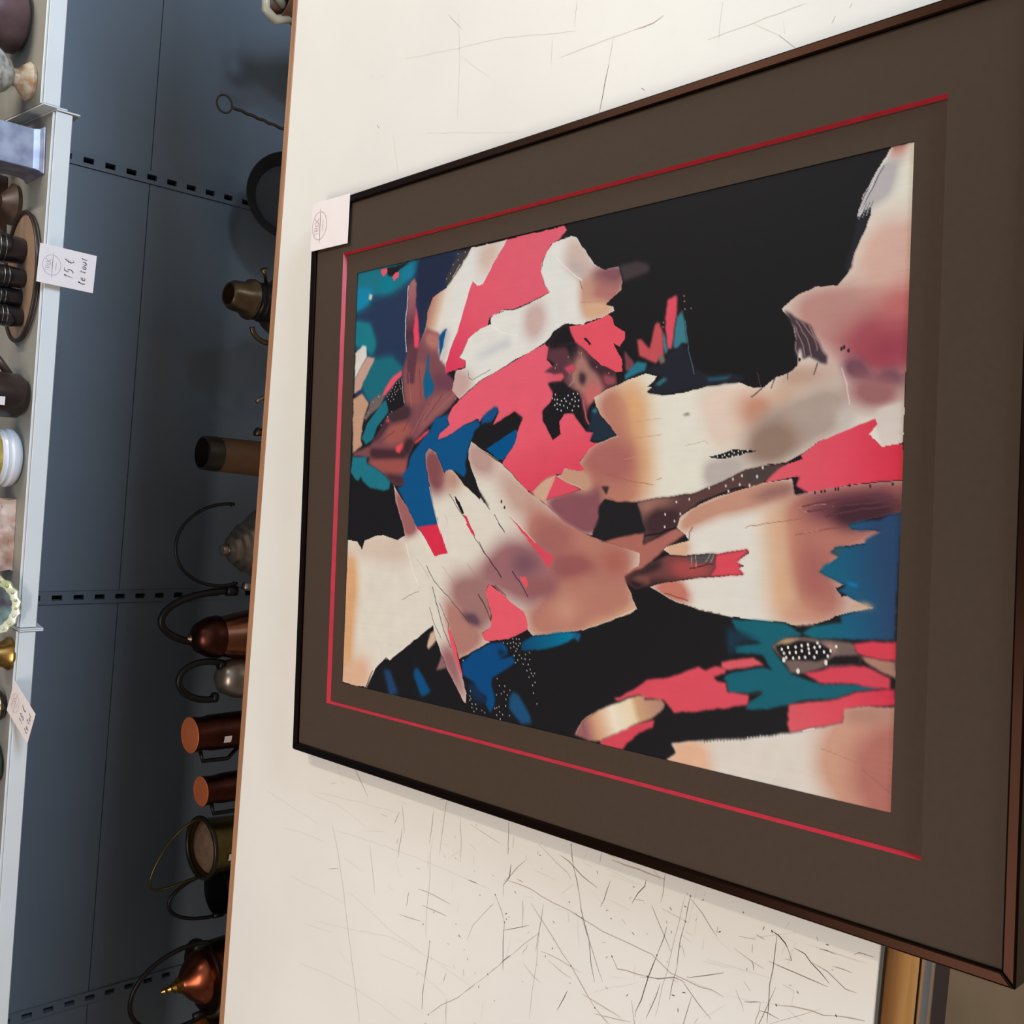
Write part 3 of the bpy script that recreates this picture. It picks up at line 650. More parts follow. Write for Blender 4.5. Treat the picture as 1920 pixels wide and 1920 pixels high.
    ('l',(150,100,80),7,[(2685,2496),(2702,2431)]),
    ('l',(200,200,200),7,[(4875,464),(4985,411)]),
    ('l',(40,42,48),7,[(4879,446),(4990,397)]),
    ('l',(200,200,200),7,[(4884,429),(4994,383)]),
    ('l',(40,42,48),7,[(4888,411),(4999,369)]),
    ('l',(200,200,200),7,[(4892,394),(5004,355)]),
    ('l',(40,42,48),7,[(4897,377),(5009,341)]),
    ('l',(200,200,200),7,[(4901,359),(5014,327)]),
    ('f',(70,66,62),3,[(3306,2205),(3317,2159),(3309,2107),(3296,2168)]),
    ('f',(210,74,90),3,[(4440,2435),(4470,2330),(4323,2319),(4112,2347),(3958,2363),(3963,2416),(4166,2457),(4338,2453)]),
    ('f',(56,116,128),5,[(4246,2321),(4317,2260),(4210,2225),(3985,2185),(4008,2248),(3944,2298),(3957,2352),(4086,2346)]),
    ('f',(60,118,128),5,[(4143,2488),(4079,2453),(3945,2410),(3896,2446),(3995,2482)]),
    ('f',(188,76,82),6,[(4077,2807),(4081,2751),(3974,2646),(4213,2578),(4226,2535),(4134,2488),(3907,2468),(3828,2563),(3878,2653),(3914,2767)]),
    ('f',(120,60,68),6,[(3993,2964),(3857,2832),(3770,2851),(3785,2932)]),
    ('f',(36,110,128),5,[(3864,2798),(3844,2663),(3758,2682),(3749,2805),(3687,2940),(3741,2942)]),
    ('f',(32,34,43),4,[(3792,2672),(3810,2453),(3936,2405),(3944,2298),(3999,2248),(3899,2171),(3751,2124),(3670,1927),(3668,1671),(3626,1536),(3580,1582),(3559,2024),(3515,2442),(3545,2651),(3618,2555),(3671,2448),(3723,2559),(3758,2682)]),
    ('f',(36,78,94),6,[(3638,1946),(3652,1671),(3615,1728),(3611,1925)]),
    ('f',(44,98,106),7,[(3618,2566),(3680,2448),(3660,2399),(3597,2499)]),
    ('f',(120,100,92),5,[(3896,2544),(3907,2468),(3836,2444),(3814,2497)]),
    ('l',(90,120,128),9,[(4210,2219),(3898,2161),(3690,2091)]),
    ('d',(150,110,90),12,[(4451,2245),(4399,2237),(4322,2229),(4322,2156),(4220,2480),(4177,2484)]),
    ('g',((0,(212,88,98)),(0.6,(214,72,90)),(1,(206,50,70))),0,[(2741,1207),(2810,54)],[(3022,746),(3113,493),(3193,258),(3141,240),(3063,308),(2957,180),(2982,7),(2687,-3),(2665,295),(2619,599),(2571,798),(2586,893),(2632,972),(2702,940),(2710,1001),(2662,1268),(2702,1260),(2781,1155),(2827,1049),(2864,911),(2903,930)]),
    ('l',(206,184,172),9,[(3193,258),(3113,493),(3036,696)]),
    ('b',(88,60,58),7,[(2465,2730),(2494,2532),(2560,2027),(2611,1897),(2669,1731),(2775,1485),(2820,1156),(2835,1050),(2765,1163),(2686,1269),(2646,1295),(2597,1479),(2605,1536),(2537,1825),(2485,1963),(2372,2143),(2268,2233),(2225,2242),(2168,2410),(2046,2624),(2169,2607),(2316,2680)]),
    ('z',(150,104,92),30,[(2482,2742),(2505,2338),(2455,2272),(2363,2548),(2359,2704)]),
    ('z',(62,40,44),24,[(2390,2484),(2388,2206),(2233,2242),(2145,2562),(2257,2610)]),
    ('z',(72,60,56),20,[(2743,1541),(2820,1174),(2741,1171),(2646,1443)]),
    ('l',(26,20,24),20,[(2134,2606),(2167,2432),(2225,2242)]),
    ('l',(36,28,30),16,[(2537,1805),(2596,1631),(2621,1480)]),
    ('d',(214,204,194),15,[(2607,1877),(2628,1691),(2690,1616),(2722,1521),(2718,1362),(2634,1438),(2794,1305),(2472,2246),(2350,2374),(2358,2195),(2288,2260),(2229,2375),(2579,1660),(2641,1542),(2500,2096),(2710,1362),(2634,1438),(2794,1305)]),
    ('f',(30,29,31),5,[(2485,3148),(2456,2982),(2460,2753),(2369,2682),(2255,2655),(2187,2608),(2122,2922),(2050,3154),(2117,3289),(2163,3291),(2238,3221),(2402,3228)]),
    ('f',(44,38,40),6,[(2612,3201),(2621,3094),(2531,3126)]),
    ('f',(26,24,26),2,[(2894,1898),(2917,1790),(2963,1607),(2956,1454),(2938,1370),(2928,1491),(2882,1661),(2880,1788)]),
    ('d',(226,224,216),11,[(2900,1794),(2900,1740),(2914,1716),(2889,1691),(2919,1668),(2947,1640),(2902,1633),(2932,1615),(2946,1568),(2913,1571),(2934,1527),(2950,1470)]),
    ('b',(216,210,198),2,[(2225,2231),(2328,2193),(2416,2062),(2520,1824),(2605,1479),(2662,1268),(2662,1259),(2694,1009),(2554,970),(2579,849),(2619,599),(2657,295),(2680,-3),(2421,-4),(2397,116),(2314,458),(2270,424),(2264,165),(2156,309),(2114,582),(2067,613),(2033,538),(1985,594),(1902,716),(1812,490),(1770,553),(1699,502),(1710,454),(1649,293),(1635,198),(1537,554),(1503,594),(1452,734),(1417,930),(1432,1018),(1429,1287),(1442,1666),(1435,1569),(1471,1904),(1527,2225),(1585,2366),(1638,2520),(1698,2338),(1733,2077),(1756,1996),(1824,1460),(1876,1528),(1904,1463),(1931,1559),(2019,1420),(2058,1440),(1993,1784),(1997,1854),(1969,2086),(1958,2295),(2005,2382),(2041,2341),(2112,2081),(2177,2146)]),
    ('z',(174,112,98),55,[(2521,1110),(2619,599),(2680,-3),(2378,-13),(2147,341),(2061,580),(1906,657),(1727,527),(1658,356),(1480,676),(1498,889),(1764,942),(2039,1021),(2349,1077)]),
    ('z',(208,164,126),50,[(2424,1259),(2459,1081),(2115,1068),(1885,998),(1579,935),(1447,1018),(1439,1107),(1631,1149),(2031,1182)]),
    ('z',(188,138,116),24,[(2217,2231),(2416,2062),(2597,1536),(2678,1169),(2647,990),(2554,987),(2420,1472),(2374,1720),(2266,2016),(2194,2147)]),
    ('z',(140,98,92),18,[(2516,1476),(2615,1176),(2647,1008),(2585,997),(2519,1290)]),
    ('z',(110,60,68),36,[(2462,897),(2558,597),(2622,47),(2421,-11),(2306,466),(2347,589),(2394,843)]),
    ('z',(66,38,46),26,[(2468,594),(2518,274),(2436,-11),(2389,116),(2313,466),(2348,573)]),
    ('z',(160,94,88),50,[(2087,832),(2059,621),(1887,723),(1731,568),(1685,767),(1890,911)]),
    ('z',(188,114,96),24,[(1636,2541),(1707,2338),(1720,2149),(1527,2028),(1527,2225)]),
    ('z',(206,164,136),18,[(2014,2383),(2060,2320),(2112,2081),(1969,2086),(1949,2295)]),
    ('z',(196,140,114),36,[(1427,1071),(1495,676),(1537,554),(1579,849),(1521,1065)]),
    ('l',(150,96,66),8,[(2251,1466),(2288,1300),(2308,1156),(2354,893)]),
    ('l',(130,66,70),9,[(2205,957),(2262,669),(2291,465)]),
    ('l',(90,40,40),9,[(1594,2355),(1540,2070)]),
    ('l',(222,206,186),10,[(1638,2520),(1523,2225),(1466,1904),(1431,1569)]),
    ('l',(110,66,60),11,[(2240,2045),(2188,2079),(2121,2082)]),
    ('f',(30,24,30),4,[(2694,1001),(2709,940),(2632,972),(2578,858),(2550,969),(2616,985)]),
    ('d',(44,28,34),16,[(2575,781),(2588,689),(2607,565),(2638,461),(2632,278),(2651,86),(2584,722),(2607,590)]),
    ('f',(208,168,148),3,[(1436,930),(1462,742),(1439,742),(1415,912)]),
    ('f',(210,72,84),3,[(1993,1775),(2058,1440),(2027,1430),(1932,1549),(1911,1491),(1877,1519),(1824,1460),(1782,1846),(1869,1780)]),
    ('b',(108,62,60),6,[(1948,2326),(1960,2086),(1993,1784),(1870,1770),(1782,1846),(1709,2306),(1660,2520),(1617,2629),(1658,2542),(1610,2718),(1664,2834),(1726,2837),(1809,2637),(1927,2401)]),
    ('z',(54,38,40),16,[(1799,2659),(1918,2400),(1831,2418),(1694,2790),(1727,2825)]),
    ('z',(160,72,70),26,[(1889,2313),(1906,2002),(1868,1799),(1791,1846),(1759,2203)]),
    ('z',(40,26,28),14,[(1686,2521),(1757,2099),(1701,2306),(1630,2574)]),
    ('z',(116,72,64),12,[(1705,2745),(1735,2556),(1667,2543),(1647,2697)]),
    ('z',(44,30,32),12,[(1690,2835),(1672,2721),(1641,2542),(1602,2718)]),
    ('f',(72,76,74),8,[(1942,2106),(1992,1794),(1917,1811),(1901,1941),(1919,2064)]),
    ('l',(190,190,180),7,[(1954,2044),(1837,2035)]),
    ('l',(190,190,180),7,[(1965,1994),(1857,1985)]),
    ('l',(190,190,180),7,[(1990,1834),(1913,1881)]),
    ('l',(190,190,180),7,[(1984,1794),(1916,1821)]),
    ('l',(44,26,26),12,[(1844,2061),(1868,1939),(1901,1801)]),
    ('f',(196,158,132),3,[(2548,4194),(2689,4012),(2736,3856),(2579,3928),(2435,4001),(2481,4137)]),
    ('l',(212,180,156),9,[(2732,3856),(2579,3928),(2435,4001)]),
    ('l',(206,170,146),12,[(2724,3843),(2656,3672),(2592,3469)]),
    ('l',(120,70,64),9,[(2513,3102),(2460,3006),(2460,2753)]),
    ('l',(128,74,72),8,[(2435,4001),(2243,3706),(2122,3399),(2051,3130),(2007,2894)]),
    ('l',(200,150,138),9,[(3059,3268),(3007,3375),(2879,3506)]),
    ('l',(170,160,160),10,[(3059,3268),(3093,3138),(3125,3010)]),
    ('l',(190,146,116),7,[(3261,2808),(3283,2476)]),
    ('l',(190,146,116),7,[(2890,2907),(2923,2727)]),
    ('l',(190,146,116),7,[(3008,2168),(3053,1954),(3027,1903)]),
    ('l',(190,146,116),7,[(2223,888),(2252,736)]),
    ('l',(190,146,116),7,[(2438,931),(2481,677)]),
    ('l',(190,146,116),7,[(2401,877),(2460,593)]),
    ('l',(92,52,60),16,[(2447,896),(2513,595),(2563,198)]),
    ('l',(92,52,60),16,[(2409,843),(2469,512),(2521,44)]),
    ('l',(92,52,60),16,[(2375,673),(2443,351),(2478,28)]),
    ('l',(150,118,104),6,[(1659,5651),(1293,5207)]),
    ('l',(150,118,104),6,[(1717,6136),(1516,5890)]),
    ('l',(150,118,104),6,[(1715,5211),(1534,5005)]),
    ('l',(150,118,104),6,[(1442,5432),(1293,5207)]),
    ('l',(150,118,104),6,[(2271,5632),(2168,5579)]),
    ('l',(232,230,222),8,[(5104,5659),(5235,5537)]),
    ('l',(232,230,222),8,[(5013,5292),(4957,5336),(4708,5433),(4416,5545)]),
    ('l',(232,230,222),8,[(4949,5122),(5134,4980)]),
    ('l',(232,230,222),8,[(5249,3683),(4938,3420)]),
    ('l',(232,230,222),8,[(5057,4171),(4961,4180),(4787,4105)]),
    ('l',(232,226,214),9,[(5083,3959),(4913,3770),(4783,3574)]),
    ('l',(232,226,214),9,[(4437,4933),(4350,4768),(4295,4508)]),
    ('l',(40,34,34),9,[(4777,3599),(4688,3564)]),
    ('l',(170,116,92),7,[(4552,3590),(4522,3281)]),
    ('l',(96,56,62),14,[(4312,6268),(3880,6349)]),
    ('l',(96,56,62),14,[(4046,6220),(3672,6167)]),
    ('l',(96,56,62),14,[(3620,5995),(3348,6219)]),
    ('l',(96,56,62),14,[(3724,5753),(3408,6085)]),
    ('l',(96,56,62),14,[(3297,6674),(3148,6996)]),
    ('l',(96,56,62),14,[(3548,6298),(3291,6495)]),
    ('l',(160,100,94),12,[(3589,6027),(3264,6318)]),
    ('l',(160,100,94),12,[(3712,5543),(3486,5888)]),
    ('l',(160,100,94),12,[(4017,6426),(3594,6352)]),
    ('f',(8,68,118),5,[(547,5248),(694,5056),(838,4765),(869,4578),(809,4490),(741,4487),(674,4626),(733,4388),(657,4370),(532,4577),(453,4717),(372,4728),(261,4665),(162,4660),(52,4728),(140,4805),(222,4794),(261,4945),(369,5040),(418,5211)]),
    ('f',(16,44,78),10,[(803,4632),(775,4531),(741,4487),(698,4599),(742,4644)]),
    ('g',((0,(12,66,104)),(0.5,(6,92,124)),(0.9,(0,112,150)),(1,(24,84,120))),4,[(856,4255),(1064,3478)],[(902,4270),(976,4124),(1065,3731),(1099,3492),(1090,3404),(994,3437),(1035,3489),(940,3675),(848,3984),(814,4280)]),
    ('f',(26,74,112),8,[(351,4384),(326,4286),(139,4113),(39,4081),(14,4230),(158,4432),(277,4423)]),
    ('f',(30,62,100),14,[(298,6716),(294,6571),(31,6397),(-17,6572)]),
    ('f',(14,72,118),8,[(400,6086),(368,5999),(142,5771),(52,5950),(288,6114)]),
    ('f',(20,42,70),14,[(369,5040),(265,4915),(212,4794),(140,4805),(161,5000),(296,5128)]),
    ('d',(228,228,224),9,[(930,4351),(932,4313),(926,4411),(863,4492),(874,4443),(888,4399),(878,4357),(887,4295),(840,4388),(858,4317),(820,4437),(822,4340),(796,4353),(866,4556),(805,4143),(777,4203),(758,4298),(743,4381),(728,4263),(725,4207),(729,4135),(702,4321),(668,4357),(668,4236),(673,4157),(624,4125),(604,4171),(583,4106),(590,4056),(559,4074),(538,4135),(494,4041),(457,4077),(375,4063),(268,4004),(455,4635),(381,4594),(388,4509),(355,4427),(324,4517),(296,4561),(273,4636),(295,4463),(246,4481),(173,4482),(130,4625),(148,4590),(91,4575),(69,4524),(49,4622),(76,4418),(14,4560),(253,5072),(195,5080),(145,5079),(166,5058),(110,5038),(69,5038),(115,4974),(66,4961),(30,4998),(62,4868),(45,4816),(587,5216),(118,4655)]),
    ('f',(20,92,106),4,[(1409,1587),(1429,1287),(1424,1017),(1400,946),(1368,884),(1355,858),(1339,866),(1300,1013),(1232,1135),(1192,1143),(1093,1050),(989,949),(949,674),(1003,178),(981,131),(928,347),(844,514),(782,830),(719,992),(653,1168),(618,1397),(696,1353),(788,1219),(735,1581),(822,1604),(857,1644),(921,1588),(1019,1200),(989,1126),(1125,1240),(1108,1519),(1170,1540),(1228,1244),(1261,1449),(1311,1517)]),
    ('f',(24,50,64),14,[(1342,1604),(1307,1469),(1235,1244),(1211,1466),(1105,1547),(1067,1594),(1274,1630)]),
    ('g',((0,(18,98,114)),(0.5,(24,88,118)),(1,(40,66,100))),4,[(1396,757),(1541,43)],[(2314,458),(2338,371),(2358,191),(2397,116),(2421,-4),(1384,22),(1347,506),(1327,755),(1355,858),(1428,741),(1491,487),(1541,505),(1604,307),(1635,198),(1649,293),(1710,454),(1755,545),(1791,465),(1812,490),(1895,715),(1958,676),(1993,586),(2033,538),(2067,613),(2114,573),(2149,309),(2193,303),(2240,226),(2265,158),(2265,345),(2277,441)]),
    ('f',(60,76,76),6,[(2066,629),(2117,516),(2041,546)]),
    ('f',(10,120,180),4,[(1836,458),(1820,369),(1792,353),(1808,441)]),
    ('f',(196,158,128),10,[(1654,404),(1672,278),(1635,198),(1611,307),(1592,434)]),
    ('b',(112,92,86),6,[(1214,1152),(1300,1013),(1324,857),(1328,473),(1324,369),(1231,342),(1228,310),(1157,316),(1100,621),(1012,829),(997,950),(1096,1023)]),
    ('z',(168,128,116),12,[(1279,644),(1282,545),(1222,551),(1234,642)]),
    ('z',(170,140,108),10,[(1232,1135),(1300,1013),(1317,857),(1292,873),(1224,1063)]),
    ('f',(26,22,24),4,[(1218,1117),(1291,882),(1297,686),(1271,644),(1242,568),(1178,599),(1135,706),(1123,867),(1106,1006),(1146,1061)]),
    ('f',(26,22,24),5,[(1199,550),(1227,318),(1153,315),(1110,663),(1146,614)]),
    ('d',(232,230,220),17,[(1198,1049),(1221,988),(1233,914),(1251,855),(1266,795),(1250,733),(1263,683),(1232,788),(1207,853),(1166,1026),(1176,969),(1187,910),(1196,782),(1212,711),(1222,644),(1239,582),(1132,1001),(1134,933),(1145,877),(1156,819),(1166,732),(1191,606),(1280,533),(1291,707)]),
    ('d',(220,218,210),26,[(1029,883),(1108,1024),(1134,622)]),
    ('f',(164,122,104),6,[(1220,310),(1226,200),(1214,2),(1085,-2),(1115,105),(1157,229)]),
    ('f',(208,62,78),4,[(1323,377),(1352,251),(1372,7),(1218,2),(1221,185),(1239,342)]),
    ('f',(206,66,82),5,[(1020,829),(1065,662),(1105,580),(1151,276),(1119,181),(1085,58),(986,40),(981,131),(987,349),(953,674)]),
    ('f',(30,26,28),2,[(1380,911),(1410,843),(1372,876)]),
    ('g',((0,(212,86,94)),(0.6,(212,70,84)),(1,(206,52,74))),3,[(609,901),(931,23)],[(731,966),(836,522),(930,332),(973,130),(993,-5),(864,-9),(796,343),(751,438),(654,442),(583,645),(487,940),(560,969),(601,953),(628,976),(670,960)]),
    ('f',(210,74,88),3,[(479,2924),(621,2678),(729,2527),(777,2302),(844,2115),(944,1924),(905,1843),(969,1726),(950,1618),(908,1626),(867,1752),(825,1701),(828,1614),(742,1591),(758,1365),(662,1371),(581,1634),(582,1682),(510,1928),(462,2184),(518,2260),(561,2315),(545,2542),(578,2610),(465,2900)]),
    ('f',(212,86,94),3,[(1009,1669),(1049,1536),(1090,1330),(1033,1218),(942,1618),(960,1667)]),
    ('f',(40,38,36),6,[(765,1374),(805,1265),(788,1219),(763,1282)]),
    ('f',(204,68,82),4,[(30,3093),(219,2775),(290,2609),(365,2414),(286,2422),(197,2594),(65,2746),(-17,2811),(-15,3091)]),
    ('g',((0,(150,96,92)),(0.1,(140,86,90)),(0.24,(200,150,116)),(0.45,(226,212,190)),(0.66,(222,202,168)),(0.72,(196,152,116)),(1,(166,120,104))),3,[(55,3422),(530,2292)],[(33,3446),(197,3342),(340,3130),(447,2899),(568,2620),(562,2542),(526,2552),(565,2347),(522,2292),(476,2311),(369,2447),(237,2719),(30,3093),(5,3236)]),
    ('l',(206,166,146),9,[(46,3422),(197,3342),(291,3212)]),
    ('b',(214,204,192),3,[(165,2209),(247,1888),(362,1369),(481,953),(646,442),(759,434),(802,304),(844,-6),(-27,-35),(-27,2281),(88,2143)]),
    ('z',(218,172,142),36,[(-27,2281),(178,2209),(248,1813),(-39,1757)]),
    ('z',(198,148,124),50,[(526,622),(781,435),(849,-6),(-27,-35),(-13,396),(136,646)]),
    ('z',(174,108,96),50,[(446,316),(774,-9),(-27,-35),(51,302)]),
    ('z',(178,130,112),24,[(770,434),(819,187),(828,-7),(721,-10),(672,419)]),
    ('l',(170,112,92),7,[(400,630),(362,408),(297,10)]),
    ('l',(150,86,80),7,[(302,263),(147,5)]),
    ('l',(232,226,216),14,[(522,812),(557,711)]),
    ('l',(60,52,52),7,[(258,1873),(239,1868)]),
    ('l',(60,52,52),7,[(275,1836),(241,1830)]),
    ('l',(60,52,52),7,[(276,1799),(255,1793)]),
    ('l',(60,52,52),7,[(292,1762),(256,1756)]),
    ('l',(60,52,52),7,[(294,1725),(270,1720)]),
    ('l',(60,52,52),7,[(310,1689),(272,1683)]),
    ('l',(60,52,52),7,[(310,1653),(284,1647)]),
    ('l',(60,52,52),7,[(327,1617),(287,1611)]),
    ('l',(60,52,52),7,[(328,1581),(299,1575)]),
    ('l',(60,52,52),7,[(344,1545),(312,1540)]),
    ('l',(60,52,52),7,[(345,1510),(314,1504)]),
    ('l',(60,52,52),7,[(361,1475),(327,1469)]),
    ('l',(60,52,52),7,[(362,1439),(329,1434)]),
    ('l',(60,52,52),7,[(362,1404),(341,1399)]),
    ('l',(225,222,216),7,[(378,1369),(343,1364)]),
    ('l',(225,222,216),7,[(379,1335),(356,1330)]),
    ('l',(225,222,216),7,[(394,1301),(357,1295)]),
    ('l',(225,222,216),7,[(394,1266),(369,1261)]),
    ('l',(225,222,216),7,[(411,1232),(382,1227)]),
    ('l',(225,222,216),7,[(411,1198),(383,1193)]),
    ('l',(225,222,216),7,[(427,1165),(396,1160)]),
    ('l',(225,222,216),7,[(427,1131),(397,1126)]),
    ('l',(225,222,216),7,[(442,1098),(409,1093)]),
    ('l',(225,222,216),7,[(443,1064),(411,1059)]),
    ('l',(225,222,216),7,[(458,1032),(423,1026)]),
    ('l',(225,222,216),7,[(458,999),(424,993)]),
]
NX, NY = 640, 880
AW, AD = 5420.0, 7579.0
gx = AW / (NX - 1); gy = AD / (NY - 1)
img = np.empty((NY, NX, 3), np.float32); img[:] = (25, 24, 26)
YY, XX = np.mgrid[0:NY, 0:NX].astype(np.float32)
rng = np.random.default_rng(3)
def box1(a, r, ax):
    if r < 1: return a
    p = [(0, 0)] * a.ndim; p[ax] = (r + 1, r)
    cs = np.cumsum(np.pad(a, p, mode='edge'), axis=ax, dtype=np.float64)
    n = a.shape[ax]
    hi = np.take(cs, np.arange(2 * r + 1, 2 * r + 1 + n), axis=ax); lo = np.take(cs, np.arange(0, n), axis=ax)
    return ((hi - lo) / (2 * r + 1)).astype(np.float32)
def blur(a, r):
    for _ in range(2):
        a = box1(box1(a, r, 0), r, 1)
    return a
# slight wobble of the painted edges
wob = [blur(rng.standard_normal((NY, NX)).astype(np.float32), 3) * 3 for _ in (0, 1)]
PXX, PYY = (XX + wob[0]) * gx, (YY + wob[1]) * gy
def fill_mask(pts, soft, zone=False):
    r = int(round(soft * (0.27 if zone else 0.20)))
    P = np.array(pts, np.float32)
    pad = 3 * r + 4
    x0 = max(0, int(P[:, 0].min() / gx) - pad); x1 = min(NX, int(P[:, 0].max() / gx) + pad + 1)
    y0 = max(0, int(P[:, 1].min() / gy) - pad); y1 = min(NY, int(P[:, 1].max() / gy) + pad + 1)
    if x1 <= x0 or y1 <= y0: return None
    qx = PXX[y0:y1, x0:x1]; qy = PYY[y0:y1, x0:x1]
    ins = np.zeros(qx.shape, bool)
    n = len(P)
    for i in range(n):
        ax_, ay_ = P[i]; bx_, by_ = P[(i + 1) % n]
        if ay_ == by_: continue
        ins ^= ((ay_ > qy) != (by_ > qy)) & (qx < (bx_ - ax_) * (qy - ay_) / (by_ - ay_) + ax_)
    a = ins.astype(np.float32)
    if r >= 1: a = blur(a, r)
    if zone: a = np.clip(a * 1.5, 0, 1)
    return a, (slice(y0, y1), slice(x0, x1))
def paint(a, sl, col):
    img[sl] = img[sl] * (1 - a[..., None]) + np.asarray(col, np.float32) * a[..., None]
clip = np.ones((NY, NX), np.float32)
for op in ART:
    kind, col, soft, pts = op[0], op[1], op[2], op[-1]
    if kind in 'fbz':
        r = fill_mask(pts, soft, kind == 'z')
        if r is None: continue
        a, sl = r
        if kind == 'z': a = a * clip[sl]
        if kind == 'b':
            clip = np.zeros((NY, NX), np.float32); clip[sl] = a
        paint(a, sl, col)
    elif kind in 'gG':
        r = fill_mask(pts, soft)
        if r is None: continue
        a, sl = r
        p0, p1 = [np.array(p, np.float32) for p in op[3]]
        dv = p1 - p0
        t = ((XX[sl] * gx - p0[0]) * dv[0] + (YY[sl] * gy - p0[1]) * dv[1]) / float(dv @ dv)
        ts = [s[0] for s in col]
        cc = np.stack([np.interp(t, ts, [s[1][k] for s in col]) for k in range(3)], -1)
        paint(a, sl, cc)
        if kind == 'G':
            clip = np.zeros((NY, NX), np.float32); clip[sl] = a
    elif kind == 'l':
        P = np.array(pts, np.float32); hw = soft * 0.5
        pad = 4 + int(hw / gx)
        x0 = max(0, int(P[:, 0].min() / gx) - pad); x1 = min(NX, int(P[:, 0].max() / gx) + pad)
        y0 = max(0, int(P[:, 1].min() / gy) - pad); y1 = min(NY, int(P[:, 1].max() / gy) + pad)
        if x1 <= x0 or y1 <= y0: continue
        sl = (slice(y0, y1), slice(x0, x1))
        dist = np.full((y1 - y0, x1 - x0), 1e9, np.float32)
        for i in range(len(P) - 1):
            d = P[i + 1] - P[i]; L2 = float(d @ d) + 1e-6
            t = np.clip(((PXX[sl] - P[i][0]) * d[0] + (PYY[sl] - P[i][1]) * d[1]) / L2, 0, 1)
            dist = np.minimum(dist, np.hypot(PXX[sl] - P[i][0] - t * d[0], PYY[sl] - P[i][1] - t * d[1]))
        paint(np.clip((hw - dist) / 6.0 + 0.35, 0, 1) * 0.9, sl, col)
    else:
        for (px_, py_) in pts:
            hw = soft * 0.75; cx_, cy_ = px_ / gx, py_ / gy; q = 4 + int(hw / gx)
            x0, x1 = max(0, int(cx_) - q), min(NX, int(cx_) + q + 1); y0, y1 = max(0, int(cy_) - q), min(NY, int(cy_) + q + 1)
            if x1 <= x0 or y1 <= y0: continue
            sl = (slice(y0, y1), slice(x0, x1))
            dist = np.hypot((XX[sl] * gx - px_) / 1.25, (YY[sl] * gy - py_) * 1.15)
            paint(np.clip((hw - dist) / 6.0 + 0.35, 0, 1), sl, col)
# faint brush streaks in the painted sheet
n1 = box1(rng.standard_normal((NY, NX)).astype(np.float32), 22, 0); n1 = box1(n1, 1, 1)
n2 = blur(rng.standard_normal((NY, NX)).astype(np.float32), 6)
lum = img.mean(-1, keepdims=True) / 255
img = np.clip(img * (1 + 0.04 * n1[..., None] + 0.10 * n2[..., None] * (lum > 0.25)), 0, 255)
v = img / 255.0
lincol = np.where(v <= 0.04045, v / 12.92, ((v + 0.055) / 1.055) ** 2.4) * 1.08
gxs = np.linspace(-PX, PX, NX); gys = np.linspace(-PY, PY, NY) + DYP
co = np.empty((NY, NX, 3), np.float32); co[..., 0] = gxs[None, :]; co[..., 1] = gys[:, None]; co[..., 2] = zp + 0.0002
idx = np.arange(NX * NY).reshape(NY, NX)
quads = np.stack([idx[:-1, :-1], idx[:-1, 1:], idx[1:, 1:], idx[1:, :-1]], -1).reshape(-1, 4).astype(np.int32)
me = bpy.data.meshes.new('printed_sheet')
me.vertices.add(NX * NY); me.vertices.foreach_set('co', co.ravel())
me.loops.add(quads.size); me.loops.foreach_set('vertex_index', quads.ravel())
me.polygons.add(len(quads)); me.polygons.foreach_set('loop_start', np.arange(0, quads.size, 4, dtype=np.int32))
me.update(calc_edges=True)
at = me.color_attributes.new('ink', 'FLOAT_COLOR', 'POINT')
at.data.foreach_set('color', np.concatenate([lincol.astype(np.float32), np.ones((NY, NX, 1), np.float32)], -1).ravel())
ink = bpy.data.materials.new('printed_ink'); ink.use_nodes = True
nd = ink.node_tree.nodes; a_ = nd.new('ShaderNodeAttribute'); a_.attribute_name = 'ink'
ink.node_tree.links.new(a_.outputs['Color'], nd['Principled BSDF'].inputs['Base Color'])
nd['Principled BSDF'].inputs['Roughness'].default_value = 0.5
nd['Principled BSDF'].inputs['Specular IOR Level'].default_value = 0.08
me.materials.append(ink)
sheet = bpy.data.objects.new('printed_sheet', me); C.objects.link(sheet); sheet.parent = FP

# ------------------------------------------------------------------ price cards
CARD = mat('white_card', (240, 228, 224), 0.7, vary=0.015, scale=40)
STMP = mat('stamp_ink', (186, 150, 160), 0.8)
STMD = mat('stamp_line_ink', (120, 96, 112), 0.8)
PEN = mat('pen_ink', (20, 20, 26), 0.6)
GL = {'T': ([(0, 1), (1, 1)], [(.5, 1), (.5, 0)]), 'R': ([(0, 0), (0, 1), (.8, .95), (.8, .55), (0, .5), (.9, 0)],),
      'O': ([(.5, 1), (0, .6), (.1, .1), (.5, 0), (.9, .2), (.95, .7), (.5, 1)],), 'C': ([(.9, .85), (.5, 1), (.05, .6), (.1, .2), (.5, 0), (.9, .15)],),
      '1': ([(.2, .7), (.55, 1), (.45, 0)],), '5': ([(.9, 1), (.3, 1), (.2, .55), (.7, .6), (.8, .25), (.5, 0), (.1, .08)],),
      '8': ([(.5, .5), (.15, .75), (.5, 1), (.85, .75), (.5, .5), (.1, .2), (.5, 0), (.9, .25), (.5, .5)],),
      'E': ([(.95, .9), (.6, 1), (.3, .6), (.3, .3), (.6, 0), (.95, .15)], [(.05, .6), (.75, .62)], [(.05, .4), (.7, .42)]),
      'l': ([(.2, .35), (.6, .9), (.45, 1), (.3, .3), (.5, 0), (.7, .1)],), 'e': ([(.1, .3), (.8, .4), (.6, .65), (.2, .45), (.2, .1), (.6, 0), (.9, .15)],),
      't': ([(.45, .95), (.4, .1), (.7, 0)], [(.1, .65), (.8, .68)]), 'o': ([(.5, .6), (.15, .4), (.3, .02), (.7, .05), (.8, .4), (.5, .6)],),
      'u': ([(.1, .6), (.15, .1), (.5, 0), (.8, .3), (.8, .6), (.85, .05)],)}
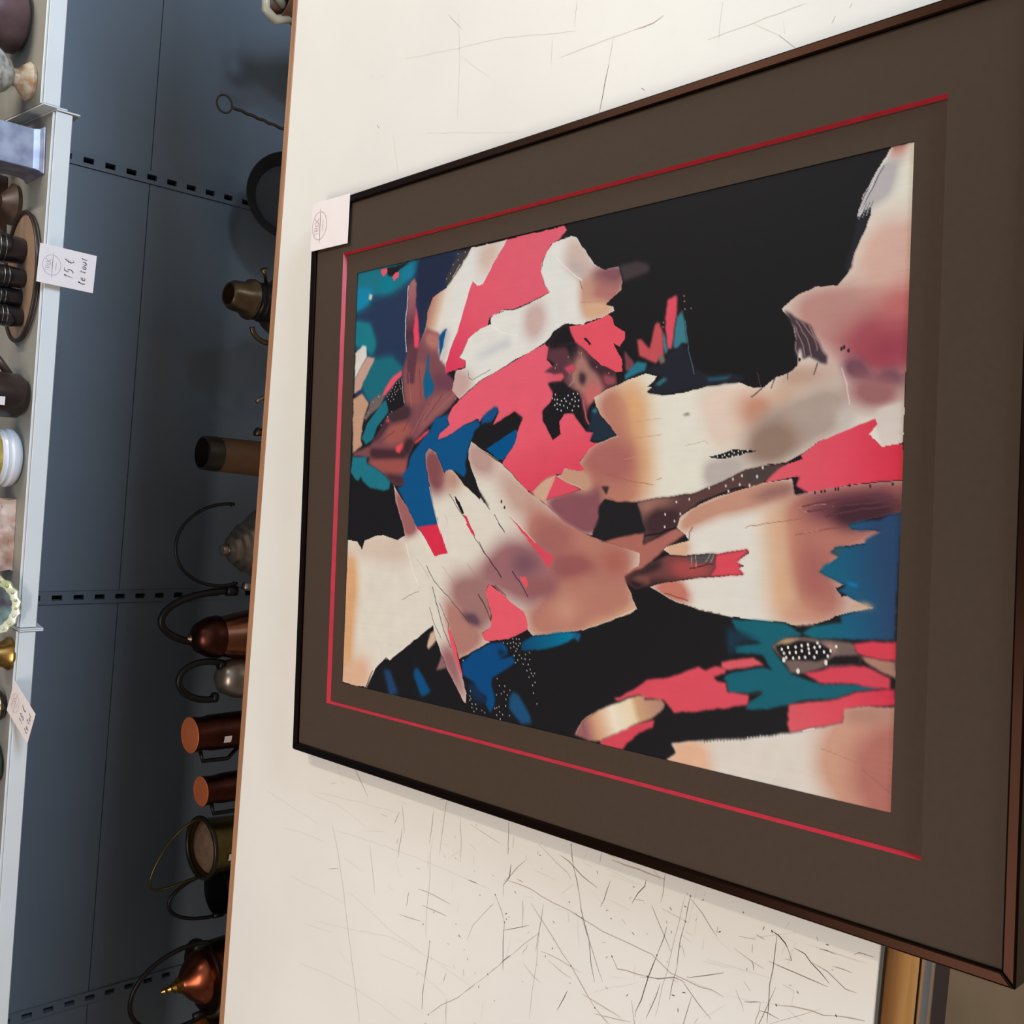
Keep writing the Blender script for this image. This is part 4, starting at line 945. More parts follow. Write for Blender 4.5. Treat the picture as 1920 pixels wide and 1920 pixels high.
def write(mb, text, x, y, h, w=0.0016, slant=0.15, sp=0.62):
    for ch in text:
        if ch == ' ':
            x += h * 0.45; continue
        for st in GL[ch]:
            mb.ribbon([(x + (p[0] * 0.55 + p[1] * slant) * h, y + p[1] * h) for p in st], w, 0.0)
        x += h * sp
def price_card(name, w, h, lines, label):
    e = empty(name, (0, 0, 0)); tag(e, label, 'price card', 'price cards')
    soft_edges(MB().box(-w / 2, w / 2, -h / 2, h / 2, -0.0008, 0).build('card', CARD, e), 0.0004)
    z = 0.0002
    s = MB(); cy = h * 0.27
    s.ribbon([(0.019 * math.cos(a * math.pi / 18), cy + 0.017 * math.sin(a * math.pi / 18)) for a in range(37)], 0.0008)
    write(s, 'TROC', -0.013, cy + 0.002, 0.0095, 0.0011, 0, 0.70)
    s.ribbon([(-0.009, cy - 0.0085), (-0.002, cy - 0.0078), (0.008, cy - 0.0085)], 0.0012)
    o = s.build('stamp', STMP, e); o.location.z = z
    s = MB(); s.ribbon([(-0.024, cy - 0.0022), (0, cy - 0.0012), (0.024, cy - 0.0008)], 0.0011)
    o = s.build('stamp_line', STMD, e); o.location.z = z
    if lines:
        s = MB()
        for t, x, y, hh in lines: write(s, t, x, y, hh)
        o = s.build('handwriting', PEN, e); o.location.z = z
    return e
pc = price_card('price_card', 0.066, 0.088, [], 'blank stamped white card lying over the far corner of the picture frame')
xc = (Vector((0.3151, 1.2737, 0)) + Vector((0.2582, 1.1813, 0))) / 2
pc.location = (xc.x, xc.y + 0.0005, H + FH + 0.0012); pc.rotation_euler = (0, 0, 0.06)

# ------------------------------------------------------------------ gondola shelving
SU = empty('shelving_unit', (0, 2.449, 0))
tag(SU, 'blue grey metal shop shelving with slotted uprights and pale front rails', 'shelving')
PAN = mat('panel_enamel', (102, 112, 122), 0.55, vary=0.03, scale=6)
UPM = mat('upright_enamel', (96, 106, 116), 0.5, vary=0.03, scale=6)
SHM = mat('shelf_enamel', (150, 146, 136), 0.45, vary=0.03, scale=8)
RLM = mat('rail_enamel', (224, 226, 224), 0.4, vary=0.02, scale=8)
SLT = mat('slot_dark', (12, 12, 16), 0.9)
XB = [-2.43244, -1.43244, -0.43244, 0.56756, 1.56756]
uw, sw, slh, pitch = 0.015, 0.0062, 0.024, 0.05
ztop = 1.6305 - 0.95269
for x in XB:
    m = MB()
    m.box(x - uw, x - sw, -0.004, 0.03, 0.02, 2.1); m.box(x + sw, x + uw, -0.004, 0.03, 0.02, 2.1)
    z = ztop - 12 * pitch; prev = 0.02
    while z < 2.08:
        m.box(x - sw, x + sw, -0.004, 0.004, prev, z - slh / 2); prev = z + slh / 2; z += pitch
    m.box(x - sw, x + sw, -0.004, 0.004, prev, 2.1)
    u = m.build('upright', UPM, SU)
    MB().box(x - sw, x + sw, 0.022, 0.03, 0.02, 2.1).build('slot_back', SLT, u)
first = None
for i in range(4):
    for j in range(5):
        z0 = 0.131 + 0.4 * j - 0.0
        if first is None:
            first = soft_edges(MB().box(0, 0.9696, 0.0, 0.012, 0.0, 0.3984).build('back_panel', PAN, SU), 0.0006, 1); p = first
        else:
            p = first.copy(); C.objects.link(p); p.parent = SU
        p.location = (XB[i] + uw + 0.0002, 0.0, z0)
zsh = [0.8480, 0.8480, 0.8480, 0.8725]
for i in range(4):
    x0, x1 = XB[i] + 0.0045, XB[i + 1] - 0.0045
    zb = zsh[i]; zt = zb + 0.032
    yf = 2.1 - 2.449
    sh = MB().box(x0, x1, yf + 0.0120, -0.006, zt - 0.003, zt).box(x0, x1, -0.010, -0.006, zb, zt).build('shelf', SHM, SU)
    r = MB().box(x0, x1, yf, yf + 0.002, zb, zt - 0.0005).box(x0, x1, yf, yf + 0.012, zb, zb + 0.002)
    soft_edges(r.build('price_rail', RLM, sh), 0.0008, 2)
    soft_edges(MB().box(x0, x1, yf + 0.0090, yf + 0.0118, zt - 0.028, zt + 0.0020).build('shelf_lip', RLM, sh), 0.0006, 1)
    for xa in (XB[i] + 0.0005, XB[i + 1] - 0.0028):
        v = []
        for xx in (xa, xa + 0.0023):
            v += [(xx, yf - 0.004, zb - 0.012), (xx, yf - 0.004, zt), (xx, -0.005, zt), (xx, -0.005, zb - 0.06)]
        MB().add(v, [(0, 1, 2, 3), (7, 6, 5, 4), (0, 4, 5, 1), (1, 5, 6, 2), (2, 6, 7, 3), (3, 7, 4, 0)]).build('bracket', RLM, SU)
DK = 0.15
for i in range(4):
    x0, x1 = XB[i] + 0.0045, XB[i + 1] - 0.0045
    MB().box(x0, x1, 1.92 - 2.449, -0.006, DK - 0.028, DK).build('base_deck', SHM, SU)
    MB().box(x0, x1, 1.94 - 2.449, 1.945 - 2.449, 0.0, DK - 0.0285).build('kick_plate', UPM, SU)

# ------------------------------------------------------------------ things on the upper shelf
ZS = 0.8805; ZR = 0.9050
DKGL = mat('dark_brown_glaze', (58, 42, 40), 0.25, vary=0.25, scale=25, coat=0.3)
def bowl_of(prof, t=0.004):
    """outer profile plus an inner wall"""
    return prof + [(max(0.001, r - t), z) for r, z in reversed(prof) if z > prof[0][1] + t] + [(0.0008, prof[0][1] + t * 1.5)]

j = empty('stoneware_jug', (0.745, 2.235, ZR)); tag(j, 'plum brown glazed stoneware jug at the right end of upper shelf', 'jug')
crease(MB().lathe(bowl_of([(0.045, 0), (0.06, 0.012), (0.07, 0.06), (0.062, 0.11), (0.04, 0.15), (0.042, 0.175)])).build('body', mat('plum_glaze', (96, 72, 74), 0.35, vary=0.25, scale=18), j))
MB().tube(arc((0.06, 0, 0.11), 0.035, 80, -80, 16, ry=0.05), 0.007).build('handle', DKGL, j, True)
j = empty('teal_vase', (0.70, 2.375, ZR)); tag(j, 'pale teal ceramic vase standing behind the plum brown jug', 'vase')
crease(MB().lathe(bowl_of([(0.022, 0), (0.03, 0.01), (0.04, 0.06), (0.03, 0.11), (0.016, 0.14), (0.022, 0.155)])).build('body', mat('teal_glaze', (140, 158, 154), 0.3, vary=0.2, scale=30), j))
MB().lathe([(0.024, 0.0), (0.025, 0.003), (0.024, 0.006)], 28, cz=0.0).build('foot_ring', mat('pale_foot', (176, 172, 160), 0.5), j, True)
j = empty('footed_vase', (0.622, 2.172, ZR)); tag(j, 'white flowered porcelain vase on an orange and cream foot', 'vase')
crease(MB().lathe(bowl_of([(0.016, 0.034), (0.03, 0.044), (0.052, 0.075), (0.06, 0.115), (0.045, 0.16), (0.03, 0.185), (0.036, 0.20)])).build('body', mat('flowered_porcelain', (206, 202, 190), 0.3, rgb2=(128, 124, 116), scale=70), j))
crease(MB().lathe([(0.034, 0), (0.036, 0.006), (0.028, 0.016), (0.017, 0.026), (0.016, 0.035)]).build('foot', mat('painted_foot', (204, 190, 164), 0.3, rgb2=(176, 128, 88), scale=60), j))
j = empty('dark_filler_plate', (0.70, 2.424, ZR + 0.093), (math.radians(80), 0, 0)); tag(j, 'added black round plate darkening the gap behind the vases', 'plate')  # added plate, fills the shadowy space between jug and vase with black
crease(MB().lathe([(0.001, -0.006), (0.05, -0.006), (0.085, 0.004), (0.095, 0.006), (0.085, 0.007), (0.05, -0.002), (0.001, -0.002)], 48).build('plate', mat('black_plate_glaze', (34, 28, 32), 0.35, vary=0.2), j))
MB().lathe([(0.0955, 0.004), (0.0965, 0.006), (0.0955, 0.0075)], 48).build('rim_line', mat('plate_rim', (92, 66, 60), 0.4), j, True)
j = empty('dark_filler_bowl', (0.555, 2.405, ZS)); j.location.x = 0.525; tag(j, 'added dark glazed bowl darkening the back behind the black figurine', 'bowl')  # added bowl, makes the back of the shelf darker here
crease(MB().lathe(bowl_of([(0.018, 0), (0.02, 0.006), (0.03, 0.03), (0.036, 0.06)], 0.003)).build('body', DKGL, j))
MB().lathe([(0.0362, 0.058), (0.0372, 0.06), (0.0362, 0.062)], 32).build('rim', mat('bowl_rim', (96, 74, 62), 0.3), j, True)
j = empty('dark_filler_box', (0.385, 2.375, ZS), (0, 0, 0.12)); tag(j, 'added dark brown wooden box darkening the gap behind the turned candlestick', 'box')  # added box, put in to darken the shadowy space between the wares
BXW = wood('box_wood', (64, 46, 38), (92, 68, 54), 50, 0)
soft_edges(MB().box(-0.08, 0.08, -0.045, 0.045, 0.0, 0.09).build('body', BXW, j), 0.003)
soft_edges(MB().box(-0.082, 0.082, -0.047, 0.047, 0.091, 0.11).build('lid', BXW, j), 0.003)
MB().box(-0.008, 0.008, -0.0485, -0.0445, 0.08, 0.10).build('clasp', mat('box_clasp', (180, 150, 80), 0.3, 1.0), j)
j = empty('black_figurine', (0.526, 2.295, ZS)); tag(j, 'glossy black figurine with a red glint beside the pewter box', 'figurine')
crease(MB().lathe([(0.028, 0), (0.03, 0.01), (0.022, 0.02), (0.026, 0.05), (0.034, 0.08), (0.022, 0.105), (0.012, 0.115), (0.02, 0.13), (0.018, 0.15), (0.002, 0.162)]).build('body', mat('black_gloss', (18, 16, 20), 0.12, coat=0.5), j))
MB().tube([(-0.005, -0.024, 0.055), (-0.004, -0.03, 0.062), (0.0, -0.026, 0.07)], 0.003).build('red_glint', mat('glint_red', (170, 40, 40), 0.3), j, True)  # red sliver paints the glint on the glossy body
j = empty('pewter_box', (0.490, 2.185, ZS), (0, 0, 0.1)); tag(j, 'square bluish pewter box with flared base near the shelf joint', 'box')
m = MB(); prof = [(0.046, 0), (0.046, 0.003), (0.041, 0.009), (0.039, 0.02), (0.039, 0.095), (0.042, 0.10)]
for r, z in prof: m.v += [(-r, -r, z), (r, -r, z), (r, r, z), (-r, r, z)]
for a in range(len(prof) - 1):
    for b in range(4): m.f.append((a * 4 + b, a * 4 + (b + 1) % 4, a * 4 + 4 + (b + 1) % 4, a * 4 + 4 + b))
m.f += [(3, 2, 1, 0)]
soft_edges(m.build('body', mat('pewter', (150, 152, 166), 0.42, 0.5, rgb2=(112, 114, 134), scale=30), j), 0.002)
soft_edges(MB().box(-0.043, 0.043, -0.043, 0.043, 0.0995, 0.112).build('lid', mat('pewter_bright', (226, 228, 240), 0.25, 0.5), j), 0.003)
j = empty('turned_candlestick', (0.405, 2.285, ZS)); tag(j, 'brown turned wooden candlestick between pewter box and cup tray', 'candlestick')
crease(MB().lathe([(0.04, 0), (0.042, 0.008), (0.03, 0.016), (0.014, 0.03), (0.018, 0.05), (0.012, 0.08), (0.02, 0.11), (0.014, 0.15), (0.024, 0.17), (0.02, 0.18)]).build('stem', wood('candlestick_wood', (58, 40, 30), (84, 60, 44), 60, 2), j))
MB().lathe([(0.012, 0.18), (0.012, 0.185), (0.006, 0.186)], 20).build('socket', mat('brass_socket', (180, 140, 70), 0.3, 1.0), j, True)
t = empty('serving_tray', (0.255, 2.205, ZS)); tag(t, 'oval wooden tray with a dark rim holding small black cups', 'tray')
crease(MB().lathe([(0.001, 0.001), (0.105, 0.0), (0.112, 0.002), (0.112, 0.006), (0.001, 0.006)], 48, ex=1.12, ey=0.78).build('base', wood('tray_wood', (128, 104, 84), (156, 128, 104), 60, 0), t))
MB().tube([(0.113 * 1.12 * math.cos(a * math.pi / 24), 0.113 * 0.78 * math.sin(a * math.pi / 24), 0.008) for a in range(48)], 0.0042, 8, True).build('rim', mat('tray_rim', (46, 32, 28), 0.4), t, True)
BLKC = mat('black_cup_glaze', (26, 23, 26), 0.2, vary=0.2, scale=30, coat=0.3)
PALB = mat('pale_band', (140, 136, 128), 0.3, 1.0)  # for the two thin pale rings round each cup
def cup(x, y, r, h, label):
    e = empty('small_cup', (x, y, ZS + 0.0062)); tag(e, label, 'cup', 'black cups on the oval tray')
    crease(MB().lathe(bowl_of([(r * 0.8, 0), (r * 0.88, 0.003), (r, h * 0.5), (r * 0.96, h)], 0.003), 28).build('body', BLKC, e))
    for zz in (0.52, 0.66): MB().lathe([(r * 1.005, h * zz - 0.0007), (r * 1.015, h * zz), (r * 1.005, h * zz + 0.0007)], 28).build('pale_band', PALB, e, True)
    return e
cup(0.305, 2.205, 0.029, 0.075, 'widest black cup, at the pewter box end of the tray')
cup(0.250, 2.190, 0.021, 0.062, 'slim black cup next to the widest cup on tray')
cup(0.212, 2.205, 0.021, 0.062, 'third black cup from the widest cup on tray')
cup(0.174, 2.190, 0.021, 0.060, 'black cup at the saucepan end of the oval tray')
j = empty('dark_saucepan', (0.020, 2.160, ZS)); tag(j, 'dark brown round bottomed saucepan with raised handle on upper shelf', 'saucepan')
crease(MB().lathe(bowl_of([(0.024, 0), (0.036, 0.004), (0.043, 0.014), (0.044, 0.06), (0.045, 0.085)])).build('body', mat('saucepan_metal', (58, 46, 42), 0.28, 0.35, vary=0.2, scale=20), j))
MB().tube([(0.040, 0.01, 0.028), (0.066, 0.02, 0.045), (0.100, 0.035, 0.075), (0.125, 0.045, 0.105)], [0.008, 0.0075, 0.008, 0.009]).build('handle', mat('saucepan_handle', (70, 52, 42), 0.4), j, True)
obj('price_sticker', [(-0.02, -0.0445, 0.05), (-0.004, -0.0452, 0.05), (-0.004, -0.0455, 0.07), (-0.02, -0.0448, 0.07)], [(0, 1, 2, 3)], CARD, j)
j = empty('white_pot', (-0.103, 2.185, ZS)); tag(j, 'white glazed round pot with grooved rings and ochre band', 'pot')
WGL = mat('white_glaze', (226, 226, 230), 0.15, vary=0.02, coat=0.4)
crease(MB().lathe([(0.042, 0), (0.05, 0.003), (0.0575, 0.012), (0.058, 0.020), (0.0535, 0.0235), (0.0545, 0.027), (0.056, 0.031), (0.053, 0.034), (0.053, 0.040)], 44).build('body', WGL, j))
crease(MB().lathe([(0.053, 0.04), (0.054, 0.05), (0.052, 0.09), (0.04, 0.105)], 44).build('painted_band', mat('ochre_band', (206, 178, 96), 0.3, rgb2=(130, 104, 50), scale=40), j))
crease(MB().lathe([(0.044, 0.104), (0.03, 0.118), (0.01, 0.124), (0.012, 0.134), (0.002, 0.14)], 32).build('lid', WGL, j))
j = empty('marble_block', (-0.255, 2.195, ZS), (0, 0, 0.03)); tag(j, 'rough pink veined marble block on the upper shelf', 'block')
m = MB(); rr = random.Random(11); nx, nz = 14, 7; hw, hh, hd = 0.071, 0.075, 0.035
grid = lambda u, w: (u * hw, w)
pts = {}
def rv(x, y, z):
    k = (round(x, 4), round(y, 4), round(z, 4))
    if k not in pts:
        a = 0.0 if z == 0 else 0.0028
        pts[k] = len(m.v); m.v.append((x + rr.gauss(0, a), y + rr.gauss(0, a), z + (0 if z == 0 else rr.gauss(0, a))))
    return pts[k]
for a in range(nx):
    xa, xb = -hw + 2 * hw * a / nx, -hw + 2 * hw * (a + 1) / nx
    for b in range(nz):
        za, zb2 = hh * b / nz, hh * (b + 1) / nz
        for yy in (-hd, hd): m.f.append((rv(xa, yy, za), rv(xb, yy, za), rv(xb, yy, zb2), rv(xa, yy, zb2)))
    for zz in (0, hh): m.f.append((rv(xa, -hd, zz), rv(xb, -hd, zz), rv(xb, hd, zz), rv(xa, hd, zz)))
for b in range(nz):
    za, zb2 = hh * b / nz, hh * (b + 1) / nz
    for xx in (-hw, hw): m.f.append((rv(xx, -hd, za), rv(xx, hd, za), rv(xx, hd, zb2), rv(xx, -hd, zb2)))
crease(m.build('stone', mat('pink_marble', (214, 186, 168), 0.45, rgb2=(170, 120, 98), scale=28, bump=0.4), j), 60)
j = empty('majolica_dish', (-0.385, 2.118, ZS + 0.057), (math.radians(62), 0, 0.0)); tag(j, 'green and cream scalloped majolica dish leaning on the shelf edge', 'dish')
GRN = mat('majolica_green', (176, 182, 128), 0.22, rgb2=(206, 200, 176), scale=32, coat=0.4)
crease(MB().lathe([(0.001, -0.012), (0.026, -0.012), (0.034, -0.004), (0.052, 0.002), (0.062, 0.006), (0.060, 0.009), (0.045, 0.006)], 72, wave=18, amp=0.03).build('rim', GRN, j), 60)
crease(MB().lathe([(0.046, 0.0062), (0.034, 0.001), (0.02, -0.006), (0.001, -0.007)], 48).build('well', mat('majolica_well', (70, 60, 72), 0.2, rgb2=(126, 158, 146), scale=22, coat=0.4), j))
for a in range(9):
    an = math.radians(200 + 17 * a)
    MB().lathe([(0.001, 0.0), (0.0042, 0.002), (0.001, 0.005)], 10, 0.054 * math.cos(an), 0.054 * math.sin(an), 0.005).build('bead', GRN, j, True)
BRS = mat('old_brass', (186, 146, 82), 0.28, 1.0, vary=0.25, scale=25)
j = empty('brass_bell', (-0.487, 2.140, ZS)); tag(j, 'small tarnished brass bell beside the green scalloped dish', 'bell')
crease(MB().lathe([(0.032, 0), (0.033, 0.005), (0.026, 0.014), (0.022, 0.03), (0.016, 0.045), (0.006, 0.052)]).build('bell_body', BRS, j))
MB().tube(arc((0, 0, 0.056), 0.012, 0, 360, 20)[:-1], 0.003, 8, True).build('loop', BRS, j, True)
j = empty('dark_bottle', (-0.595, 2.160, ZS)); tag(j, 'dark glass bottle with gold bands standing behind the tilted price card', 'bottle')
crease(MB().lathe([(0.026, 0.002), (0.03, 0.006), (0.03, 0.07), (0.012, 0.095), (0.012, 0.13)]).build('body', mat('dark_glass', (24, 18, 30), 0.08, coat=0.6), j))
for zz in (0.014, 0.022): MB().lathe([(0.0301, zz - 0.002), (0.0312, zz), (0.0301, zz + 0.002)], 28).build('gold_band', mat('gold_band', (230, 200, 130), 0.2, 1.0), j, True)
MB().lathe([(0.013, 0.128), (0.015, 0.13), (0.015, 0.145), (0.004, 0.15)], 24).build('stopper', BRS, j, True)
j = empty('green_vase', (-0.715, 2.165, ZS)); tag(j, 'dark green glass vase left of the dark bottle', 'vase')
crease(MB().lathe(bowl_of([(0.03, 0), (0.04, 0.006), (0.046, 0.05), (0.03, 0.11), (0.034, 0.14)], 0.003)).build('body', mat('green_glass', (52, 62, 40), 0.12, coat=0.5), j))
MB().lathe([(0.034, 0.138), (0.036, 0.141), (0.034, 0.144)], 28).build('lip', mat('green_glass_lip', (70, 84, 54), 0.12), j, True)

pc = price_card('price_card', 0.073, 0.108, [('15 E', -0.020, -0.012, 0.017), ('le tout', -0.026, -0.036, 0.013)], 'white card reading 15 euros hung upright on the shelf rail')
pc.location = (0.2725, 2.0845, 0.8445); pc.rotation_euler = (math.radians(90), math.radians(2.0), 0)
pc = price_card('price_card', 0.072, 0.105, [('18 E', -0.020, -0.018, 0.017), ('le lot', -0.022, -0.042, 0.013)], 'beige tilted price card overhanging the shelf under the dark bottle')
bl, brr, tr_ = Vector((-0.640, 2.030, 0.8760)), Vector((-0.575, 2.000, 0.8760)), Vector((-0.545, 2.100, 0.8845))
xa = (brr - bl).normalized(); ya = (tr_ - brr); ya = (ya - xa * ya.dot(xa)).normalized(); za = xa.cross(ya)
cc = (bl + brr) / 2 + ya * 0.0525
pc.matrix_world = Matrix(((xa.x, ya.x, za.x, cc.x), (xa.y, ya.y, za.y, cc.y), (xa.z, ya.z, za.z, cc.z), (0, 0, 0, 1)))

# ------------------------------------------------------------------ old metalware on the base deck
COP = mat('copper', (150, 80, 54), 0.28, 1.0, vary=0.22, scale=18)
COPB = mat('lit_copper', (222, 122, 74), 0.38, 0.35, vary=0.1, scale=12)
COPD = mat('dark_copper', (78, 44, 36), 0.34, 1.0, vary=0.25, scale=18)
IRN = mat('black_iron', (24, 22, 24), 0.42, 0.4, vary=0.2, scale=30)
PEW = mat('grey_pewter', (150, 138, 126), 0.34, 0.9, vary=0.2, scale=20)
BRZ = mat('dark_bronze', (112, 94, 70), 0.34, 0.9, vary=0.25, scale=25)
CRM = mat('cream_glaze', (226, 220, 194), 0.25, coat=0.3)
def put(name, x, y, label, cat, rot=(0, 0, 0)):
    e = empty(name, (x, y, DK), rot); tag(e, label, cat); return e
def lat(e, part, prof, m, **k): return crease(MB().lathe(prof, 40, **k).build(part, m, e))

e = put('brown_jug', 0.985, 2.20, 'brown stoneware jug with a cream loop handle on base deck', 'jug')
lat(e, 'body', bowl_of([(0.05, 0), (0.066, 0.02), (0.072, 0.10), (0.05, 0.17), (0.04, 0.20), (0.046, 0.22)]), mat('brown_stoneware', (120, 84, 66), 0.4, vary=0.2))
MB().tube([(-0.038, 0, 0.19), (-0.056, -0.005, 0.232), (-0.044, -0.01, 0.26), (-0.018, -0.01, 0.262), (-0.004, -0.005, 0.24), (-0.016, 0, 0.21)], 0.0105, 12).build('handle', CRM, e, True)
e = put('iron_poker', 0.690, 2.22, 'thin twisted iron poker with a ring end beside the big pan', 'poker', (0.03, 0.07, 0))
m = MB(); tw = [(0.0010 * math.cos(i * 1.3), 0.0010 * math.sin(i * 1.3), 0.006 * i) for i in range(53)]
m.tube(tw, 0.0036, 8); m.build('rod', mat('poker_iron', (52, 44, 36), 0.55, 0.2), e, True)
MB().tube(arc((0, 0, 0.332), 0.019, 0, 360, 28)[:-1], 0.0022, 8, True).build('ring', mat('poker_iron', (52, 44, 36), 0.55, 0.2), e, True)
e = put('iron_pan', 0.575, 2.31, 'large black iron pan leaning back against the grey panel', 'pan', (math.radians(70), 0, 0.0))
e.location.z = DK + 0.090
lat(e, 'pan', [(0.001, -0.016), (0.080, -0.016), (0.102, 0.018), (0.106, 0.020), (0.104, 0.022), (0.078, -0.010), (0.001, -0.010)], mat('pan_iron', (16, 15, 15), 0.7, 0.0, vary=0.2))
MB().tube([(0.10, 0, 0.018), (0.125, 0, 0.022)], 0.008).build('lug', IRN, e, True)
e = put('oil_lamp', 0.285, 2.21, 'bronze oil lamp with a round burner on the base deck', 'oil lamp', (0.03, 0.05, 0))
lat(e, 'font', [(0.05, 0), (0.052, 0.01), (0.03, 0.03), (0.035, 0.05), (0.072, 0.10), (0.078, 0.14), (0.06, 0.175), (0.036, 0.185)], BRZ)
lat(e, 'collar', [(0.036, 0.185), (0.046, 0.19), (0.046, 0.205), (0.042, 0.21), (0.045, 0.222), (0.040, 0.228)], IRN)
lat(e, 'burner', [(0.040, 0.228), (0.048, 0.232), (0.046, 0.240), (0.037, 0.25), (0.034, 0.28), (0.027, 0.290), (0.024, 0.289), (0.024, 0.26), (0.001, 0.25)], BRZ)
MB().tube([(0.036, -0.01, 0.20), (0.062, -0.02, 0.215), (0.072, -0.024, 0.222)], [0.004, 0.004, 0.009]).build('wick_knob', BRZ, e, True)
MB().tube(arc((-0.055, 0.0, 0.175), 0.035, 100, 260, 16, ry=0.045), 0.006).build('handle', BRZ, e, True)
e = put('leather_beaker', -0.074, 2.20, 'tall brown leather covered beaker with a black rim', 'beaker', (0, 0.03, 0))
lat(e, 'body', [(0.042, 0), (0.044, 0.01), (0.042, 0.15), (0.0395, 0.285)], mat('brown_leather', (92, 62, 42), 0.55, vary=0.12, scale=30))
lat(e, 'rim', [(0.0395, 0.285), (0.0405, 0.29), (0.0385, 0.322), (0.034, 0.324), (0.033, 0.29), (0.001, 0.28)], mat('black_rim', (26, 22, 20), 0.35))
e = put('brass_watering_spout', 0.045, 2.20, 'small brass jug with raised spout beside the leather beaker', 'jug')
lat(e, 'body', bowl_of([(0.03, 0), (0.036, 0.01), (0.038, 0.09), (0.022, 0.14), (0.024, 0.15)], 0.003), BRZ)
MB().tube([(-0.02, 0, 0.07), (-0.04, 0, 0.12), (-0.052, 0, 0.185), (-0.05, 0.0, 0.19)], [0.012, 0.009, 0.009, 0.012]).build('spout', BRZ, e, True)
MB().tube([(0.02, 0, 0.14), (0.03, -0.005, 0.185), (0.018, -0.008, 0.20)], 0.005).build('handle', PEW, e, True)

def kettle(name, x, y, label, body, lidp, bm, lm, hm, hr, hc, hry, ht, rot=(0, 0, 0), a0=8, a1=172, knob=None, km=None, spout=None, cat='kettle'):
    e = put(name, x, y, label, cat, rot)
    lat(e, 'body', body, bm)
    if lidp: lat(e, 'lid', lidp, lm)
    if knob: lat(e, 'knob', knob, km or lm)
    MB().tube(arc(hc, hr, a0, a1, 30, ry=hry), ht, 10).build('bail_handle', hm, e, True)
    if spout: MB().tube(spout[0], spout[1], 12).build('spout', bm, e, True)
    for sx in (-1, 1):
        MB().tube([(hc[0] + sx * hr * math.cos(math.radians(a0)), hc[1], hc[2] + hry * math.sin(math.radians(a0)) + 0.008), (hc[0] + sx * hr * math.cos(math.radians(a0)), hc[1], hc[2] - 0.018)], ht * 1.5, 8).build('handle_lug', hm, e, True)
    return e
kettle('pewter_kettle', -0.265, 2.22, 'ribbed pewter kettle with a thin wire handle and stepped lid',
       [(0.07, 0), (0.085, 0.012), (0.098, 0.08), (0.09, 0.14), (0.062, 0.18)], [(0.062, 0.18), (0.058, 0.192), (0.05, 0.196), (0.046, 0.206), (0.036, 0.210), (0.032, 0.222), (0.018, 0.228)],
       PEW, PEW, IRN, 0.096, (0.012, 0, 0.235), 0.125, 0.0040, a0=-12, a1=192, rot=(0, -0.10, 0.05), knob=[(0.008, 0.226), (0.014, 0.236), (0.013, 0.246), (0.002, 0.25)],
       spout=([(-0.07, 0, 0.09), (-0.085, -0.05, 0.14), (-0.088, -0.06, 0.20), (-0.08, -0.06, 0.225)], [0.018, 0.012, 0.009, 0.010]))
kettle('copper_kettle', -0.495, 2.22, 'copper kettle with a thick black iron handle and domed lid',
       [(0.052, 0), (0.060, 0.01), (0.062, 0.09), (0.060, 0.16), (0.046, 0.235)], [(0.050, 0.235), (0.051, 0.24), (0.047, 0.262), (0.034, 0.288), (0.018, 0.300)],
       mat('dull_copper', (150, 104, 84), 0.24, 1.0, vary=0.15, scale=14), COPD, IRN, 0.064, (0.045, 0.0, 0.215), 0.165, 0.0085, a0=0, a1=165, rot=(0, 0.0, 0.0), knob=[(0.006, 0.298), (0.012, 0.308), (0.002, 0.318)], km=BRZ,
       spout=([(0.0, 0.05, 0.09), (0.0, 0.09, 0.14), (0.0, 0.11, 0.18)], [0.02, 0.014, 0.011]))
kettle('tin_kettle', -0.615, 2.20, 'dull tin kettle with a short black handle beside the copper kettle',
       [(0.044, 0), (0.05, 0.01), (0.05, 0.12), (0.048, 0.19)], [(0.048, 0.19), (0.046, 0.20), (0.038, 0.226), (0.018, 0.24)],
       PEW, PEW, IRN, 0.045, (-0.01, 0, 0.262), 0.075, 0.0080, a0=-30, a1=200, rot=(0, 0.12, 0))
def copper_mug(name, x, y, r, h, label, sticker=False):
    e = put(name, x, y, label, 'copper pot')
    lat(e, 'body', [(r * 1.0, 0), (r * 1.04, 0.006), (r * 0.98, h - 0.05), (r * 0.90, h - 0.03), (r * 0.98, h)], COPD, top=False)
    lat(e, 'lit_lining', [(r * 0.98, h), (r * 0.96, h + 0.001), (r * 0.90, h - 0.014), (r * 0.80, h - 0.026), (0.001, h - 0.030)], COPB)  # brighter copper paints the lit inside; the body stays dark copper
    MB().tube([(-r, 0, h - 0.03), (-r - 0.022, -0.005, h - 0.035), (-r - 0.024, -0.006, h - 0.10), (-r, 0, h - 0.13)], 0.005).build('handle', IRN, e, True)
    if sticker:
        q = r * 0.985
        m = MB(); a0, a1 = math.radians(-112), math.radians(-90)
        for t in range(5):
            a = a0 + (a1 - a0) * t / 4
            m.v += [(q * 1.02 * math.cos(a), q * 1.02 * math.sin(a), h - 0.085), (q * 1.02 * math.cos(a), q * 1.02 * math.sin(a), h - 0.066)]
        m.f += [(2 * t, 2 * t + 2, 2 * t + 3, 2 * t + 1) for t in range(4)]
        m.build('price_sticker', CARD, e)
    return e
copper_mug('copper_measure', -0.722, 2.21, 0.043, 0.292, 'taller copper measure with inside painted as lit and white price sticker', True)
copper_mug('copper_measure', -0.862, 2.21, 0.036, 0.252, 'shorter copper measure with inside painted as lit left of the taller one')
e = put('brass_basket', -1.010, 2.23, 'brass basket with a thin loop handle and white price sticker', 'basket')
GBR = mat('greenish_brass', (104, 94, 54), 0.3, 0.9, vary=0.25, scale=20)
